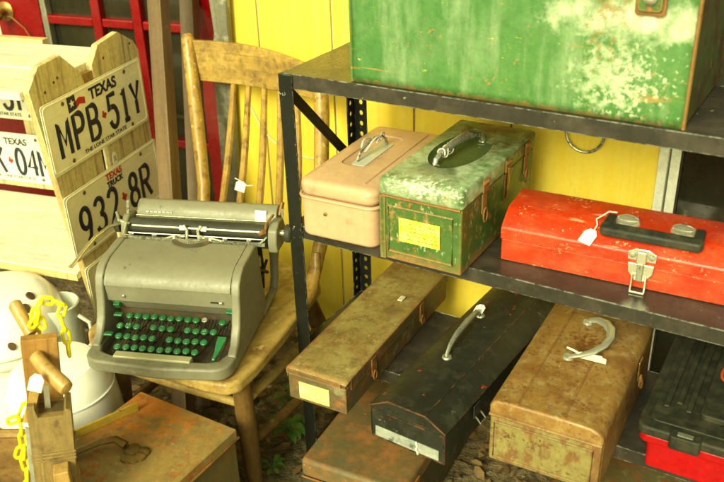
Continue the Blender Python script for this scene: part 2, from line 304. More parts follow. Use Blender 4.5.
# ------------------------------------------------------------------ mesh helpers
class MB:
    def __init__(self):
        self.bm = bmesh.new()

    def box(self, lo, hi, rot=None):
        lo, hi = Vector(lo), Vector(hi)
        c, s = (lo + hi) / 2, hi - lo
        m = Matrix.Translation(c)
        if rot is not None:
            m = m @ rot
        bmesh.ops.create_cube(self.bm, size=1.0, matrix=m @ Matrix.Diagonal((s.x, s.y, s.z, 1)))
        return self

    def ext(self, poly, f0, f1):
        """prism: 2D polygon mapped by f0 to one end and by f1 to the other"""
        a = [self.bm.verts.new(f0(*p)) for p in poly]
        b = [self.bm.verts.new(f1(*p)) for p in poly]
        n = len(poly)
        self.bm.faces.new(a)
        self.bm.faces.new(b[::-1])
        for i in range(n):
            j = (i + 1) % n
            self.bm.faces.new((a[j], a[i], b[i], b[j]))
        return self

    def xy(self, poly, z0, z1):
        return self.ext(poly, lambda x, y: (x, y, z0), lambda x, y: (x, y, z1))

    def yz(self, poly, x0, x1):
        return self.ext(poly, lambda y, z: (x0, y, z), lambda y, z: (x1, y, z))

    def xz(self, poly, y0, y1):
        return self.ext(poly, lambda x, z: (x, y0, z), lambda x, z: (x, y1, z))

    def tube(self, path, r, seg=10, closed=False, flat=1.0, up=None, cap=True):
        P = [Vector(p) for p in path]
        n = len(P)
        rr = r if isinstance(r, (list, tuple)) else [r] * n
        T = []
        for i in range(n):
            if closed:
                d = P[(i + 1) % n] - P[i - 1]
            else:
                d = P[min(i + 1, n - 1)] - P[max(i - 1, 0)]
            T.append(d.normalized())
        u = Vector(up) if up else Vector((0, 0, 1))
        if abs(u.dot(T[0])) > .95:
            u = Vector((1, 0, 0))
        rings = []
        for i in range(n):
            u = (u - T[i] * u.dot(T[i])).normalized()
            w = T[i].cross(u)
            rings.append([self.bm.verts.new(P[i] + u * (math.cos(2 * math.pi * k / seg) * rr[i] * flat) + w * (math.sin(2 * math.pi * k / seg) * rr[i])) for k in range(seg)])
        m = n if closed else n - 1
        for i in range(m):
            a, b = rings[i], rings[(i + 1) % n]
            for k in range(seg):
                l = (k + 1) % seg
                self.bm.faces.new((a[k], a[l], b[l], b[k]))
        if not closed and cap:
            self.bm.faces.new(rings[0][::-1])
            self.bm.faces.new(rings[-1])
        return self

    def lathe(self, prof, base=(0, 0, 0), axis=(0, 0, 1), seg=32, squash=1.0):
        q = Vector((0, 0, 1)).rotation_difference(Vector(axis).normalized())
        base = Vector(base)
        rings = []
        for (r, z) in prof:
            if r < 1e-6:
                rings.append([self.bm.verts.new(base + q @ Vector((0, 0, z)))])
            else:
                rings.append([self.bm.verts.new(base + q @ Vector((r * math.cos(2 * math.pi * k / seg), r * squash * math.sin(2 * math.pi * k / seg), z))) for k in range(seg)])
        for a, b in zip(rings, rings[1:]):
            for k in range(seg):
                l = (k + 1) % seg
                if len(a) == 1 and len(b) == 1:
                    continue
                if len(a) == 1:
                    self.bm.faces.new((a[0], b[k], b[l]))
                elif len(b) == 1:
                    self.bm.faces.new((a[k], a[l], b[0]))
                else:
                    self.bm.faces.new((a[k], a[l], b[l], b[k]))
        return self

    def patch(self, fn, nu, nv):
        g = [[self.bm.verts.new(fn(i / nu, j / nv)) for j in range(nv + 1)] for i in range(nu + 1)]
        for i in range(nu):
            for j in range(nv):
                self.bm.faces.new((g[i][j], g[i + 1][j], g[i + 1][j + 1], g[i][j + 1]))
        return self

    def move(self, mtx):
        bmesh.ops.transform(self.bm, matrix=mtx, verts=self.bm.verts)
        return self

    def build(self, name, material, parent=None, bevel=0.0, seg=2, thick=0.0, sharp=32, flat=False, loc=None, subd=0):
        bm = self.bm
        bmesh.ops.recalc_face_normals(bm, faces=bm.faces)
        me = bpy.data.meshes.new(name)
        bm.to_mesh(me)
        bm.free()
        me.materials.append(material)
        if not flat:
            me.polygons.foreach_set('use_smooth', [True] * len(me.polygons))
            me.set_sharp_from_angle(angle=R(sharp))
        o = bpy.data.objects.new(name, me)
        COL.objects.link(o)
        if parent:
            o.parent = parent
        if loc:
            o.location = loc
        if subd:
            s = o.modifiers.new('smooth', 'SUBSURF')
            s.levels = s.render_levels = subd
        if thick:
            s = o.modifiers.new('thickness', 'SOLIDIFY')
            s.thickness = thick
            s.offset = 0
        if bevel:
            b = o.modifiers.new('edges', 'BEVEL')
            b.width = bevel
            b.segments = seg
            b.limit_method = 'ANGLE'
            b.angle_limit = R(30)
            b.harden_normals = not flat
        return o

def thing(name, label, cat, loc=(0, 0, 0), rz=0.0, group=None, rot=None):
    o = bpy.data.objects.new(name, None)
    COL.objects.link(o)
    o.empty_display_size = .05
    o.location = loc
    o.rotation_euler = rot if rot else (0, 0, R(rz))
    tag(o, label, cat, group)
    return o

def tag(o, label, cat, group=None, kind='thing'):
    o['label'] = label
    o['category'] = cat
    o['kind'] = kind
    if group:
        o['group'] = group
    return o

def structure(o):
    o['kind'] = 'structure'
    return o

def bake(o):
    """apply the modifiers of o to its mesh"""
    dg = bpy.context.evaluated_depsgraph_get()
    me = bpy.data.meshes.new_from_object(o.evaluated_get(dg))
    o.modifiers.clear()
    o.data = me
    return o

def carve(o, mb, inside):
    """cut the solid mb out of o; the new faces take the material inside"""
    c = mb.build('cutter', inside)
    c.parent = o.parent
    o.data.materials.append(inside)
    md = o.modifiers.new('cut', 'BOOLEAN')
    md.object = c
    md.operation = 'DIFFERENCE'
    md.solver = 'EXACT'
    md.material_mode = 'TRANSFER'
    bake(o)
    bpy.data.objects.remove(c)
    me = o.data
    me.polygons.foreach_set('use_smooth', [True] * len(me.polygons))
    me.set_sharp_from_angle(angle=R(28))
    return o

def rrect(x0, y0, x1, y1, r, n=5, bulge=0.0):
    p = []
    for cx, cy, a in ((x1 - r, y0 + r, -90), (x1 - r, y1 - r, 0), (x0 + r, y1 - r, 90), (x0 + r, y0 + r, 180)):
        for k in range(n + 1):
            t = R(a + 90 * k / n)
            p.append((cx + r * math.cos(t), cy + r * math.sin(t)))
    return p

def disc(cx, cy, r, n=24, ry=None):
    ry = ry or r
    return [(cx + r * math.cos(2 * math.pi * k / n), cy + ry * math.sin(2 * math.pi * k / n)) for k in range(n)]

def arc(cx, cy, r, a0, a1, n=10):
    return [(cx + r * math.cos(R(a0 + (a1 - a0) * k / n)), cy + r * math.sin(R(a0 + (a1 - a0) * k / n))) for k in range(n + 1)]

def font_mesh(text, size, material, name, parent, mtx, bold=0.0, depth=.0006, sx=1.0, align='CENTER'):
    cu = bpy.data.curves.new(name, 'FONT')
    cu.body = text
    cu.size = size
    cu.align_x = align
    cu.extrude = depth
    cu.offset = bold
    o = bpy.data.objects.new(name, cu)
    COL.objects.link(o)
    bpy.context.view_layer.update()
    me = bpy.data.meshes.new_from_object(o.evaluated_get(bpy.context.evaluated_depsgraph_get()))
    bpy.data.objects.remove(o)
    me.transform(mtx @ Matrix.Diagonal((sx, 1, 1, 1)))
    me.materials.clear()
    me.materials.append(material)
    r = bpy.data.objects.new(name, me)
    COL.objects.link(r)
    r.parent = parent
    return r

def scribbles(mb, x0, x1, z0, z1, rows, y, rnd, size=.0011):
    """illegible small print as short strokes on the face y"""
    for i in range(rows):
        z = z1 - (i + .5) * (z1 - z0) / rows
        x = x0 + rnd.uniform(0, .25) * (x1 - x0)
        while x < x1 - .004:
            l = rnd.uniform(.002, .008)
            if rnd.random() < .72:
                mb.box((x, y - .0005, z - size), (min(x + l, x1), y + .0003, z + size * rnd.uniform(.2, 1)))
            x += l + rnd.uniform(.001, .004)

# ------------------------------------------------------------------ ground
N = 90
def gfn(u, v):
    x, y = -3.2 + 4.6 * u, .55 + 1.85 * v
    z = .012 * math.sin(7 * x + 3 * y) * math.sin(5 * y - 2 * x) + .006 * math.sin(23 * x) * math.sin(19 * y + 4 * x)
    e = min(u, 1 - u, v, 1 - v)
    return (x, y, z * min(1, e * 8) + .004)
g = MB().patch(gfn, N, N).build('dirt_ground', M['dirt'])
structure(g)
g2 = MB()
v = [g2.bm.verts.new(p) for p in ((-600, -600, -.012), (600, -600, -.012), (600, 600, -.012), (-600, 600, -.012))]
g2.bm.faces.new(v)
structure(g2.build('ground', M['yard'], flat=True))

lit = MB()
rnd = random.Random(3)
for i in range(1500):
    x, y = rnd.uniform(-2.2, .1), rnd.uniform(.7, 1.95)
    a, s, tl = rnd.uniform(0, 6.3), rnd.uniform(.006, .030), rnd.uniform(-.6, .6)
    m = Matrix.Translation((x, y, .014 + rnd.uniform(0, .012))) @ Matrix.Rotation(a, 4, 'Z') @ Matrix.Rotation(tl, 4, 'X')
    pts = [(-s, 0, 0), (-s * .3, -s * .4, .003), (s * .5, -s * .32, .004), (s, 0, .001), (s * .5, s * .32, .005), (-s * .3, s * .4, .002)]
    lit.bm.faces.new([lit.bm.verts.new(m @ Vector(p)) for p in pts])
o = lit.build('leaf_litter', M['litter'])
tag(o, 'brown dead leaves and bark bits strewn over the dirt', 'leaf litter', kind='stuff')
peb = MB()
for i in range(900):
    x, y, s = rnd.uniform(-2.2, .1), rnd.uniform(.7, 1.95), rnd.uniform(.002, .011)
    bmesh.ops.create_icosphere(peb.bm, subdivisions=1, radius=s, matrix=Matrix.Translation((x, y, .012)) @ Matrix.Diagonal((1, rnd.uniform(.6, 1.2), .6, 1)))
o = peb.build('gravel', M['pebble'])
tag(o, 'small pale pebbles scattered in the dirt', 'gravel', kind='stuff')

def weed(x, y, s, n, label, seed):
    rn = random.Random(seed)
    mb, st = MB(), MB()
    for i in range(n):
        a = 6.28 * i / n * 2.4 + rn.uniform(-.3, .3)
        h = s * rn.uniform(.3, 1.0)
        d = Vector((math.cos(a), math.sin(a), 0))
        b = Vector((0, 0, h * .45)) + d * .012
        L_ = s * rn.uniform(.5, .8)
        side = Vector((-d.y, d.x, 0))
        prev = None
        for k in range(6):
            q = k / 5
            c = b + d * L_ * q + Vector((0, 0, L_ * (.55 * q - .6 * q * q)))
            wv = L_ * .24 * math.sin(math.pi * min(1, q * .93 + .07)) + .0006
            cur = [mb.bm.verts.new(c - side * wv + Vector((0, 0, wv * .35))), mb.bm.verts.new(c), mb.bm.verts.new(c + side * wv + Vector((0, 0, wv * .35)))]
            if prev:
                for z in (0, 1):
                    mb.bm.faces.new((prev[z], prev[z + 1], cur[z + 1], cur[z]))
            prev = cur
        st.tube([(0, 0, 0), b * .6, b], .0016, 5)
    e = thing('weed_plant', label, 'weed', (x, y, .012), group='weeds growing in the dirt')
    mb.build('leaves', M['leaf'], e, sharp=80)
    st.build('stems', M['leaf'], e)
weed(-1.215, 1.53, .085, 11, 'tallest green weed, growing beside the shelf leg', 1)
weed(-1.165, 1.385, .045, 8, 'low green weed at the foot of the chair leg', 2)
weed(-1.30, 1.66, .055, 7, 'small weed in the dirt behind the chair stretchers', 5)

# ------------------------------------------------------------------ yellow wall, doors
wall = thing('board_wall', 'bright yellow board wall with pale seams behind the shelving', 'wall', (-1.66, 1.97, 0))
seams = [(.10, .385), (.385, .665), (.665, .95), (.95, 1.277)]
xs = [-.02, .112, .365, .62, .90, 1.274]
for a, b in zip(xs, xs[1:]):
    MB().box((a + .0035, 0, .03), (b - .0035, .02, 2.6)).build('wall_board', M['yellow_wall'], wall, bevel=.002)
MB().box((-.02, .021, .0), (1.274, .03, 2.6)).build('wall_backing', M['seam'], wall)
for a in xs[1:-1]:
    MB().tube([(a, .008, .03), (a + .002, .006, .9), (a, .008, 2.6)], .0034, 6).build('seam_filler', M['seam'], wall)

t = thing('loose_wire', 'thin pale wire hanging in a slack curve across the yellow wall', 'wire', (0, 0, 0))
MB().tube([(-1.60, 1.966, .80), (-1.561, 1.965, .732), (-1.52, 1.964, .70), (-1.487, 1.965, .679), (-1.42, 1.965, .668), (-1.353, 1.965, .667), (-1.30, 1.965, .676), (-1.24, 1.965, .69), (-1.20, 1.966, .72)], .0022, 6).build('wire_strand', M['string'], t)
t = thing('wire_loop', 'bent wire loop dangling under the top shelf against yellow boards', 'wire loop')
lp = []
for k in range(17):
    a = R(180 + 190 * k / 16)
    lp.append((-.566 + .047 * math.cos(a), 1.955, .885 + .05 * math.sin(a)))
MB().tube([(-.616, 1.955, 1.04)] + lp + [(-.522, 1.958, .93)], .0036, 8).build('wire_strand', M['pewter'], t)

gd = thing('glass_door', 'dark glass door edged with double white trim at the end of the yellow wall', 'glass door', (-.385, 1.955, 0))
MB().box((0, -.012, .02), (.022, .03, 2.6)).build('door_trim', M['white_trim'], gd, bevel=.002)
MB().box((.026, -.004, .02), (.048, .03, 2.6)).build('door_frame', M['white_trim'], gd, bevel=.002)
MB().box((.0483, -.001, .02), (.053, .03, 2.6)).build('gasket', M['darkmetal'], gd)
MB().box((.0532, .006, .02), (1.3, .018, 2.6)).build('pane', M['glass_dark'], gd)
MB().box((.0532, .019, .02), (1.3, .03, 2.6)).build('door_backing', M['shop_dark'], gd)

# red glazed door, swung a little towards the yard
RDANG = 9.0
rd = thing('red_door', 'red wooden door with brass knob and dark glass panes', 'door', (-1.86, 2.235, 0), RDANG)
# local x runs left (negative) from the hinge side
MB().box((-.10, 0, .03), (0, .045, 2.3)).build('door_stile', M['red_door'], rd, bevel=.004)
MB().box((-1.42, 0, .03), (-.805, .045, 2.3)).build('door_stile', M['red_door'], rd, bevel=.004)
MB().box((-.804, 0, .03), (-.101, .045, .20)).build('door_rail', M['red_door'], rd, bevel=.004)
for k, x in enumerate((-.382, -.554)):
    MB().box((x - .019, -.004, .201), (x + .019, .043, 2.2)).build('muntin', M['red_door'], rd, bevel=.006)
for z in (.508, .936, 1.364, 1.792):
    for a, b in ((-.362, -.101), (-.534, -.402), (-.804, -.574)):
        MB().box((a, -.002, z - .016), (b, .041, z + .016)).build('muntin', M['red_door'], rd, bevel=.006)
MB().box((-.804, .026, .201), (-.101, .032, 2.2)).build('pane', M['glass_dark'], rd)
MB().box((-.796, -.003, .21), (-.772, .024, 2.2)).build('glazing_bead', M['greyboard'], rd)
kn = MB().lathe([(0, 0), (.036, 0), (.036, .003), (.030, .007), (.012, .010), (.011, .030), (.019, .036), (.026, .046), (.027, .054), (.022, .064), (.010, .070), (0, .071)], (-.962, -.0005, .955), (0, -1, 0), 28)
kn.build('door_knob', M['brass'], rd)
cd = thing('hanging_cord', 'thin pale cord hanging from the brass door knob', 'cord')
MB().tube([(-2.81, 2.04, .93), (-2.80, 2.035, .86), (-2.785, 2.03, .74), (-2.78, 2.03, .6)], .004, 6).build('cord_strand', M['string'], cd)
MB().tube([(-2.81, 2.05, .95), (-2.77, 2.07, .94), (-2.72, 2.08, .90), (-2.68, 2.09, .82), (-2.66, 2.09, .6)], .0025, 6).build('cord_strand', M['rust_hw'], cd)

jb = thing('door_jamb', 'flat red door jamb between the brown posts and the yellow wall', 'door jamb', (-1.80, 2.09, 0))
MB().box((-.10, 0, .02), (.075, .03, 2.4)).build('jamb_board', M['red_door'], jb, bevel=.003)
gb = thing('grey_board', 'weathered grey board standing against the edge of the yellow wall', 'board')
def gpt(u, v):
    return (u, 1.95, v)
MB().xz([(-1.72, .02), (-1.665, .02), (-1.655, .5), (-1.64, .8), (-1.625, 1.12), (-1.60, 1.9), (-1.66, 1.9), (-1.688, 1.12), (-1.682, 1.02), (-1.70, .95), (-1.712, .5)], 1.93, 1.952).build('board_plank', M['greyboard'], gb, bevel=.003)

def leaning_post(label, a, b, w, twist):
    a, b = Vector(a), Vector(b)
    d = (b - a).normalized()
    base = a + d * ((0.012 - a.z) / d.z)
    top = a + d * ((2.05 - a.z) / d.z)
    e = thing('wooden_post', label, 'post', base, group='brown posts leaning by the door')
    L_ = (top - base).length
    q = Vector((0, 0, 1)).rotation_difference((top - base).normalized())
    e.rotation_mode = 'QUATERNION'
    e.rotation_quaternion = q @ Matrix.Rotation(R(twist), 3, 'Z').to_quaternion()
    MB().box((-w / 2, -w / 2, 0), (w / 2, w / 2, L_)).build('shaft', M['post_brown'], e, bevel=.003)
leaning_post('brown wooden post leaning just right of the license plates', (-1.827, 1.87, 1.115), (-1.655, 1.640, .646), .047, 10)
leaning_post('brown wooden post standing right behind the tall chair post', (-1.876, 2.055, 1.076), (-1.700, 1.801, .578), .047, 14)

# ------------------------------------------------------------------ steel shelving
sh = thing('steel_shelving', 'black steel shelving unit loaded with old tool boxes', 'shelving', (-1.123, 1.495, 0))
SW, SD = 1.22, .305
for z in (1.086, .714, .370):
    mb = MB()
    x0 = .002
    mb.box((x0, .0022, z - .003), (SW - x0, SD - .002, z))
    mb.box((x0, -.0005, z - .033), (SW - x0, .002, z + .0006))
    mb.box((x0, SD - .0018, z - .033), (SW - x0, SD, z))
    mb.box((-.0008, .002, z - .033), (.0018, SD - .002, z - .0004))
    mb.box((SW - .0018, .002, z - .033), (SW + .0008, SD - .002, z - .0004))
    mb.build('shelf', M['shelf'], sh, bevel=.0012)

def angle_post(x, y, sx, sy, holes, top=1.0845):
    """L-section post: one flange along x, one along y"""
    mb = MB()
    w, th = .036, .003
    def strip(ax):
        n = 0
        z = .004
        step = .0285
        while z < top - .001:
            z1 = min(z + step, top)
            full = z1 - z > .02
            def P(a, zz):
                return (x + sx * a, y, zz) if ax == 'x' else (x, y + sy * a, zz)
            c = [P(0, z), P(w, z), P(w, z1), P(0, z1)]
            if not (holes and full):
                mb.bm.faces.new([mb.bm.verts.new(p) for p in c])
            else:
                zc = (z + z1) / 2
                m = [P(w / 2, z), P(w, zc), P(w / 2, z1), P(0, zc)]
                o = [c[0], m[0], c[1], m[1], c[2], m[2], c[3], m[3]]
                h = []
                for k in range(8):
                    a = R(-135 + 45 * k)
                    h.append(P(w * .55 + .0058 * math.cos(a), zc + .0068 * math.sin(a)))
                ov = [mb.bm.verts.new(p) for p in o]
                hv = [mb.bm.verts.new(p) for p in h]
                for k in range(8):
                    l = (k + 1) % 8
                    mb.bm.faces.new((ov[k], ov[l], hv[l], hv[k]))
            z = z1
    strip('x')
    strip('y')
    bmesh.ops.remove_doubles(mb.bm, verts=mb.bm.verts, dist=.0004)
    return mb.build('shelf_leg', M['post_black'], sh, thick=th, flat=True)
angle_post(-.0025, -.0035, 1, 1, False)
angle_post(-.0025, SD + .0035, 1, -1, True)
angle_post(SW + .0025, -.0035, -1, 1, False)
angle_post(SW + .0025, SD + .0035, -1, -1, True)
def bar(p, q, w, th, n):
    p, q = Vector(p), Vector(q)
    d = (q - p).normalized()
    n = Vector(n)
    s = d.cross(n).normalized()
    mb = MB()
    a = [p - s * w / 2 - n * th / 2, p + s * w / 2 - n * th / 2, p + s * w / 2 + n * th / 2, p - s * w / 2 + n * th / 2]
    va = [mb.bm.verts.new(x) for x in a]
    vb = [mb.bm.verts.new(x + (q - p)) for x in a]
    mb.bm.faces.new(va)
    mb.bm.faces.new(vb[::-1])
    for i in range(4):
        j = (i + 1) % 4
        mb.bm.faces.new((va[j], va[i], vb[i], vb[j]))
    return mb
bar((.007, .02, 1.037), (.007, SD - .008, .76), .026, .003, (1, 0, 0)).build('brace', M['post_black'], sh, bevel=.0008)
bar((SW - .007, .02, 1.037), (SW - .007, SD - .008, .76), .026, .003, (1, 0, 0)).build('brace', M['post_black'], sh, bevel=.0008)

# ------------------------------------------------------------------ shared hardware
def bail(pts, r, name, m, parent, seg=10, flat=1.0):
    return MB().tube(pts, r, seg, flat=flat).build(name, m, parent)

def price_tag(label, loc, w, h, rot, string, group='white paper price tags'):
    """a paper tag with a clipped end and a string"""
    e = thing('price_tag', label, 'price tag', loc, rot=rot, group=group)
    mb = MB()
    mb.ext([(-w * .5, -h * .5), (w * .5, -h * .5), (w * .5, h * .22), (w * .22, h * .5), (-w * .22, h * .5), (-w * .5, h * .22)],
           lambda x, y: (x, y, 0), lambda x, y: (x, y, .0007))
    mb.build('tag_card', M['paper'], e)
    if string:
        inv = (Matrix.Translation(loc) @ __import__('mathutils').Euler(rot).to_matrix().to_4x4()).inverted()
        MB().tube([inv @ Vector(p) for p in string], .0014, 6).build('tag_string', M['string'], e)
    return e

# ------------------------------------------------------------------ big green chest
ch = thing('steel_chest', 'big green steel chest with peeling paint on the top shelf', 'chest', (-.943, 1.509, 1.0865))
CW, CD, CH = .679, .34, .30
def cf(u, v):   # slightly buckled front sheet
    x, z = CW * u, CH * v
    return (x, -.003 * math.sin(math.pi * u) * math.sin(math.pi * v) - .004 * max(0, (v - .62)) * 2.2 * (u ** 1.5), z)
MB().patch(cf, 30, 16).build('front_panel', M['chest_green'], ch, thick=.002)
MB().box((.0, .002, .001), (CW, CD, CH - .002)).build('chest_body', M['chest_side'], ch, bevel=.004)
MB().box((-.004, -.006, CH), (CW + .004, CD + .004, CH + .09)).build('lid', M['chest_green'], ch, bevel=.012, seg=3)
MB().tube([(0, -.0015, 0), (0, -.0015, CH)], .0035, 6).build('edge_fold', M['chest_green'], ch)
MB().tube([(CW, -.001, 0), (CW, -.002, CH)], .0036, 6).build('edge_fold', M['chest_side'], ch)
la = MB().xz(rrect(.579, .200, .621, .330, .008), -.017, -.009)
lao = la.build('latch', M['box_green'], ch, bevel=.002)
MB().lathe([(0, 0), (.011, 0), (.011, .004), (.006, .008), (0, .009)], (.600, -.0168, .222), (0, -1, 0), 16).build('latch_rivet', M['steel'], lao)
MB().xz(rrect(.574, .193, .626, .24, .006), -.0105, -.0055).build('latch_plate', M['rust_hw'], lao, bevel=.001)

# ------------------------------------------------------------------ pink tackle box
pk = thing('tackle_box', 'dusty pink metal tackle box with a bail handle on the middle shelf', 'tool box', (-1.071, 1.459, .7147), 2.6, group='old tool boxes on the shelving')
PW, PD = .200, .395
MB().xy(rrect(0, 0, PW, PD, .026, 7), 0, .101).build('box_body', M['pink'], pk, bevel=.010, seg=4)
lid = MB().xy(rrect(-.001, -.001, PW + .001, PD + .001, .027, 7), .1005, .143).build('lid', M['pink'], pk, bevel=.016, seg=5)
bake(lid)
rc = MB().xy(rrect(.043, .115, .118, .33, .022, 6), .1385, .16).build('cutter', M['pink'], pk, bevel=.003, seg=3)
bake(rc)
mbr = MB(); mbr.bm.from_mesh(rc.data); bpy.data.objects.remove(rc)
carve(lid, mbr, M['pink'])
MB().tube([(x, y, .1005) for x, y in rrect(-.0025, -.0025, PW + .0025, PD + .0025, .028, 7)], .0042, 8, closed=True).build('lid_rim', M['pink'], pk)
MB().tube([(.158, .03, .1432), (.158, .37, .1432)], .0022, 6).build('lid_bead', M['pink'], pk)
hp = MB().xy(rrect(.068, .13, .104, .29, .008), .1386, .1402).build('handle_plate', M['enamel_grey'], pk)
bail([(.075, .150, .139), (.076, .152, .149), (.078, .165, .163), (.081, .19, .172), (.085, .22, .176), (.088, .25, .172), (.090, .268, .160), (.09, .272, .149), (.09, .272, .139)], [.0035] * 3 + [.0042] * 3 + [.0035] * 3, 'handle', M['pewter'], pk)
MB().lathe([(0, 0), (.0042, 0), (.0042, .003), (0, .0045)], (.071, -.0005, .066), (0, -1, 0), 12).build('rivet', M['brass'], pk)
t = thing('twist_tie', 'white twist tie wound around the handle of the pink tackle box', 'tie', (-1.071, 1.459, .7147), 2.6)
mb = MB()
mb.tube([(.082 + .011 * math.cos(a * .9) , .215 + .055 * math.sin(a) * (1 if a < 3.2 else .8), .168 + .012 * math.sin(a * 2.2)) for a in [k * .35 for k in range(22)]], .0024, 6)
mb.build('tie_strand', M['string'], t)

# ------------------------------------------------------------------ green tool box with yellow label
gbx = thing('green_toolbox', 'scuffed green metal tool box with a bright yellow label and rusty latches', 'tool box', (-.847, 1.45, .7147), 0.2, group='old tool boxes on the shelving')
GW, GD, GH = .191, .405, .193
MB().box((0, 0, 0), (GW, GD, .152)).build('box_body', M['box_green'], gbx, bevel=.004)
MB().box((-.002, -.003, .0), (.012, .0, .151)).build('corner_edge', M['box_green'], gbx, bevel=.0015)
MB().tube([(.02, -.0005, .022), (.171, -.0005, .022), (.171, -.0005, .13), (.02, -.0005, .13)], .003, 8, closed=True).build('panel_bead', M['box_green'], gbx)
MB().tube([(0.003, -.0005, .151), (GW - .003, -.0005, .151)], .0032, 8).build('seam_bead', M['rust_hw'], gbx)
lid = MB().box((-.003, -.003, .1525), (GW + .003, GD + .003, GH)).build('lid', M['box_green_lid'], gbx, bevel=.007, seg=3)
bake(lid)
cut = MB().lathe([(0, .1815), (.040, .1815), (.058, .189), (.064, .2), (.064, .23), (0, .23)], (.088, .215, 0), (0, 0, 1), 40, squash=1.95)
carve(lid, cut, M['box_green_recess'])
bail([(.066, .125, .183), (.067, .13, .196), (.072, .15, .208), (.080, .19, .216), (.088, .24, .218), (.096, .28, .212), (.100, .305, .200), (.101, .312, .184)], [.006, .006, .007, .009, .010, .008, .006, .006], 'handle', M['pewter'], gbx)
for x, y in ((.066, .122), (.101, .313)):
    MB().lathe([(0, 0), (.014, 0), (.012, .004), (0, .006)], (x, y, .1812), (0, 0, 1), 14).build('handle_boss', M['pewter'], gbx)
t = thing('wire_tie', 'pale wire twisted round the near end of the green box handle', 'tie', (-.847, 1.45, .7147), 0.2)
mb = MB()
mb.tube([(.073 + .010 * math.cos(a), .140 + .0042 * a * .8 + .004 * math.sin(a * 1.7), .205 + .012 * math.sin(a)) for a in [k * .4 for k in range(44)]], .0016, 6)
mb.build('tie_strand', M['string'], t)
lb = MB().box((.046, -.0042, .053), (.143, -.0030, .108)).build('label_card', M['yellow_label'], gbx)
s = MB()
scribbles(s, .054, .138, .058, .103, 5, -.0042, random.Random(4), .0015)
s.build('label_print', M['label_green'], lb)
def hasp(y, big):
    e = MB().box((GW + .003, y - .014, .154), (GW + .0065, y + .014, .184)).build('latch', M['rust_hw'], gbx, bevel=.0015)
    MB().tube([(GW + .006, y - .012, .178), (GW + .010, y, .180), (GW + .006, y + .012, .178)], .004, 8).build('latch_roll', M['rust_hw'], e)
    MB().box((GW + .0005, y - .012, .105 if not big else .085), (GW + .004, y + .012, .151)).build('latch_plate', M['rust_hw'] if not big else M['brass'], e, bevel=.0015)
    if not big:
        MB().tube([(GW + .006, y + .010 * math.sin(a), .100 + .017 * math.cos(a)) for a in [k * 6.283 / 16 for k in range(16)]], .0022, 6, closed=True).build('ring', M['rust_hw'], e)
    else:
        MB().box((GW + .0045, y - .004, .088), (GW + .009, y + .004, .165)).build('latch_tongue', M['brass'], e, bevel=.002)
hasp(.108, False); hasp(.232, True); hasp(.352, False)

# ------------------------------------------------------------------ red tool box
rb = thing('red_toolbox', 'scuffed bright red steel tool box with black handle and chrome latch', 'tool box', (-.614, 1.561, .7147), 3.0, group='old tool boxes on the shelving')
RL = .615
prof_lid = [(-.003, .049), (-.003, .079), (.002, .0825), (.036, .105), (.044, .109), (.144, .118), (.153, .115), (.188, .084), (.191, .079), (.191, .049)]
prof_lid[3:6] = [(.034, .1045), (.041, .1075), (.14, .1045)]
prof_lid = [(-.003, .051), (-.003, .078), (.001, .0825), (.036, .1075), (.044, .111), (.134, .1145), (.145, .111), (.184, .082), (.188, .078), (.188, .051)]
MB().box((.002, 0, 0), (RL - .002, .185, .052)).build('box_body', M['red'], rb, bevel=.003)
MB().yz(prof_lid, 0, RL).build('lid', M['red'], rb, bevel=.0035, seg=3)
hx = .306
hd = MB()
hd.ext(rrect(hx - .100, -.012, hx + .100, .012, .010, 4), lambda x, y: (x, .010 + y, .106 + .35 * y), lambda x, y: (x, .010 + y * .85, .124 + .35 * y))
h = hd.build('handle', M['plastic_black'], rb, bevel=.005, seg=3)
for sx in (-1, 1):
    b = MB()
    b.ext([(hx + sx * .099, .008), (hx + sx * .096, .066), (hx + sx * .078, .066), (hx + sx * .076, .008)], lambda x, y: (x, y, .110 + .09 * y), lambda x, y: (x, y, .123 + .03 * y))
    b.build('handle_arm', M['plastic_black'], h, bevel=.004, seg=3)
    MB().lathe([(0, 0), (.026, 0), (.026, .006), (.022, .014), (.012, .019), (0, .020)], (hx + sx * .055, .058, .1108), (0, -.05, 1), 22, squash=.60).build('handle_bracket', M['chrome'], h)
lt = MB().xz([(.270, .066), (.326, .066), (.326, .084), (.310, .092), (.286, .092), (.270, .084)], -.008, -.003).build('latch', M['chrome'], rb, bevel=.0015)
for x in (.279, .317):
    MB().lathe([(0, 0), (.007, 0), (.006, .003), (0, .0045)], (x, -.0078, .078), (0, -1, 0), 14).build('latch_rivet', M['pewter'], lt)
MB().box((.288, -.016, .062), (.308, -.0075, .090)).build('latch_block', M['chrome'], lt, bevel=.003)
MB().xz([(.272, .060), (.324, .060), (.322, .040), (.308, .022), (.288, .022), (.274, .040)], -.011, -.004).build('latch_plate', M['chrome'], lt, bevel=.0015)
MB().tube([(.285, -.013, .036), (.311, -.013, .036), (.312, -.022, .004), (.312, -.024, .0025), (.284, -.024, .0025), (.284, -.022, .004)], .0023, 8, closed=True).build('latch_wire', M['chrome'], lt)
MB().box((.292, -.018, .024), (.304, -.010, .064)).build('latch_tongue', M['pewter'], lt, bevel=.002)

price_tag('white price tag on a string lying on the red toolbox lid', (-.429, 1.577, .806), .030, .036, (R(36), R(4), R(-18)),
          [(-.4225, 1.588, .815), (-.419, 1.598, .826), (-.424, 1.606, .835), (-.413, 1.617, .842), (-.405, 1.625, .848), (-.39, 1.632, .846)])
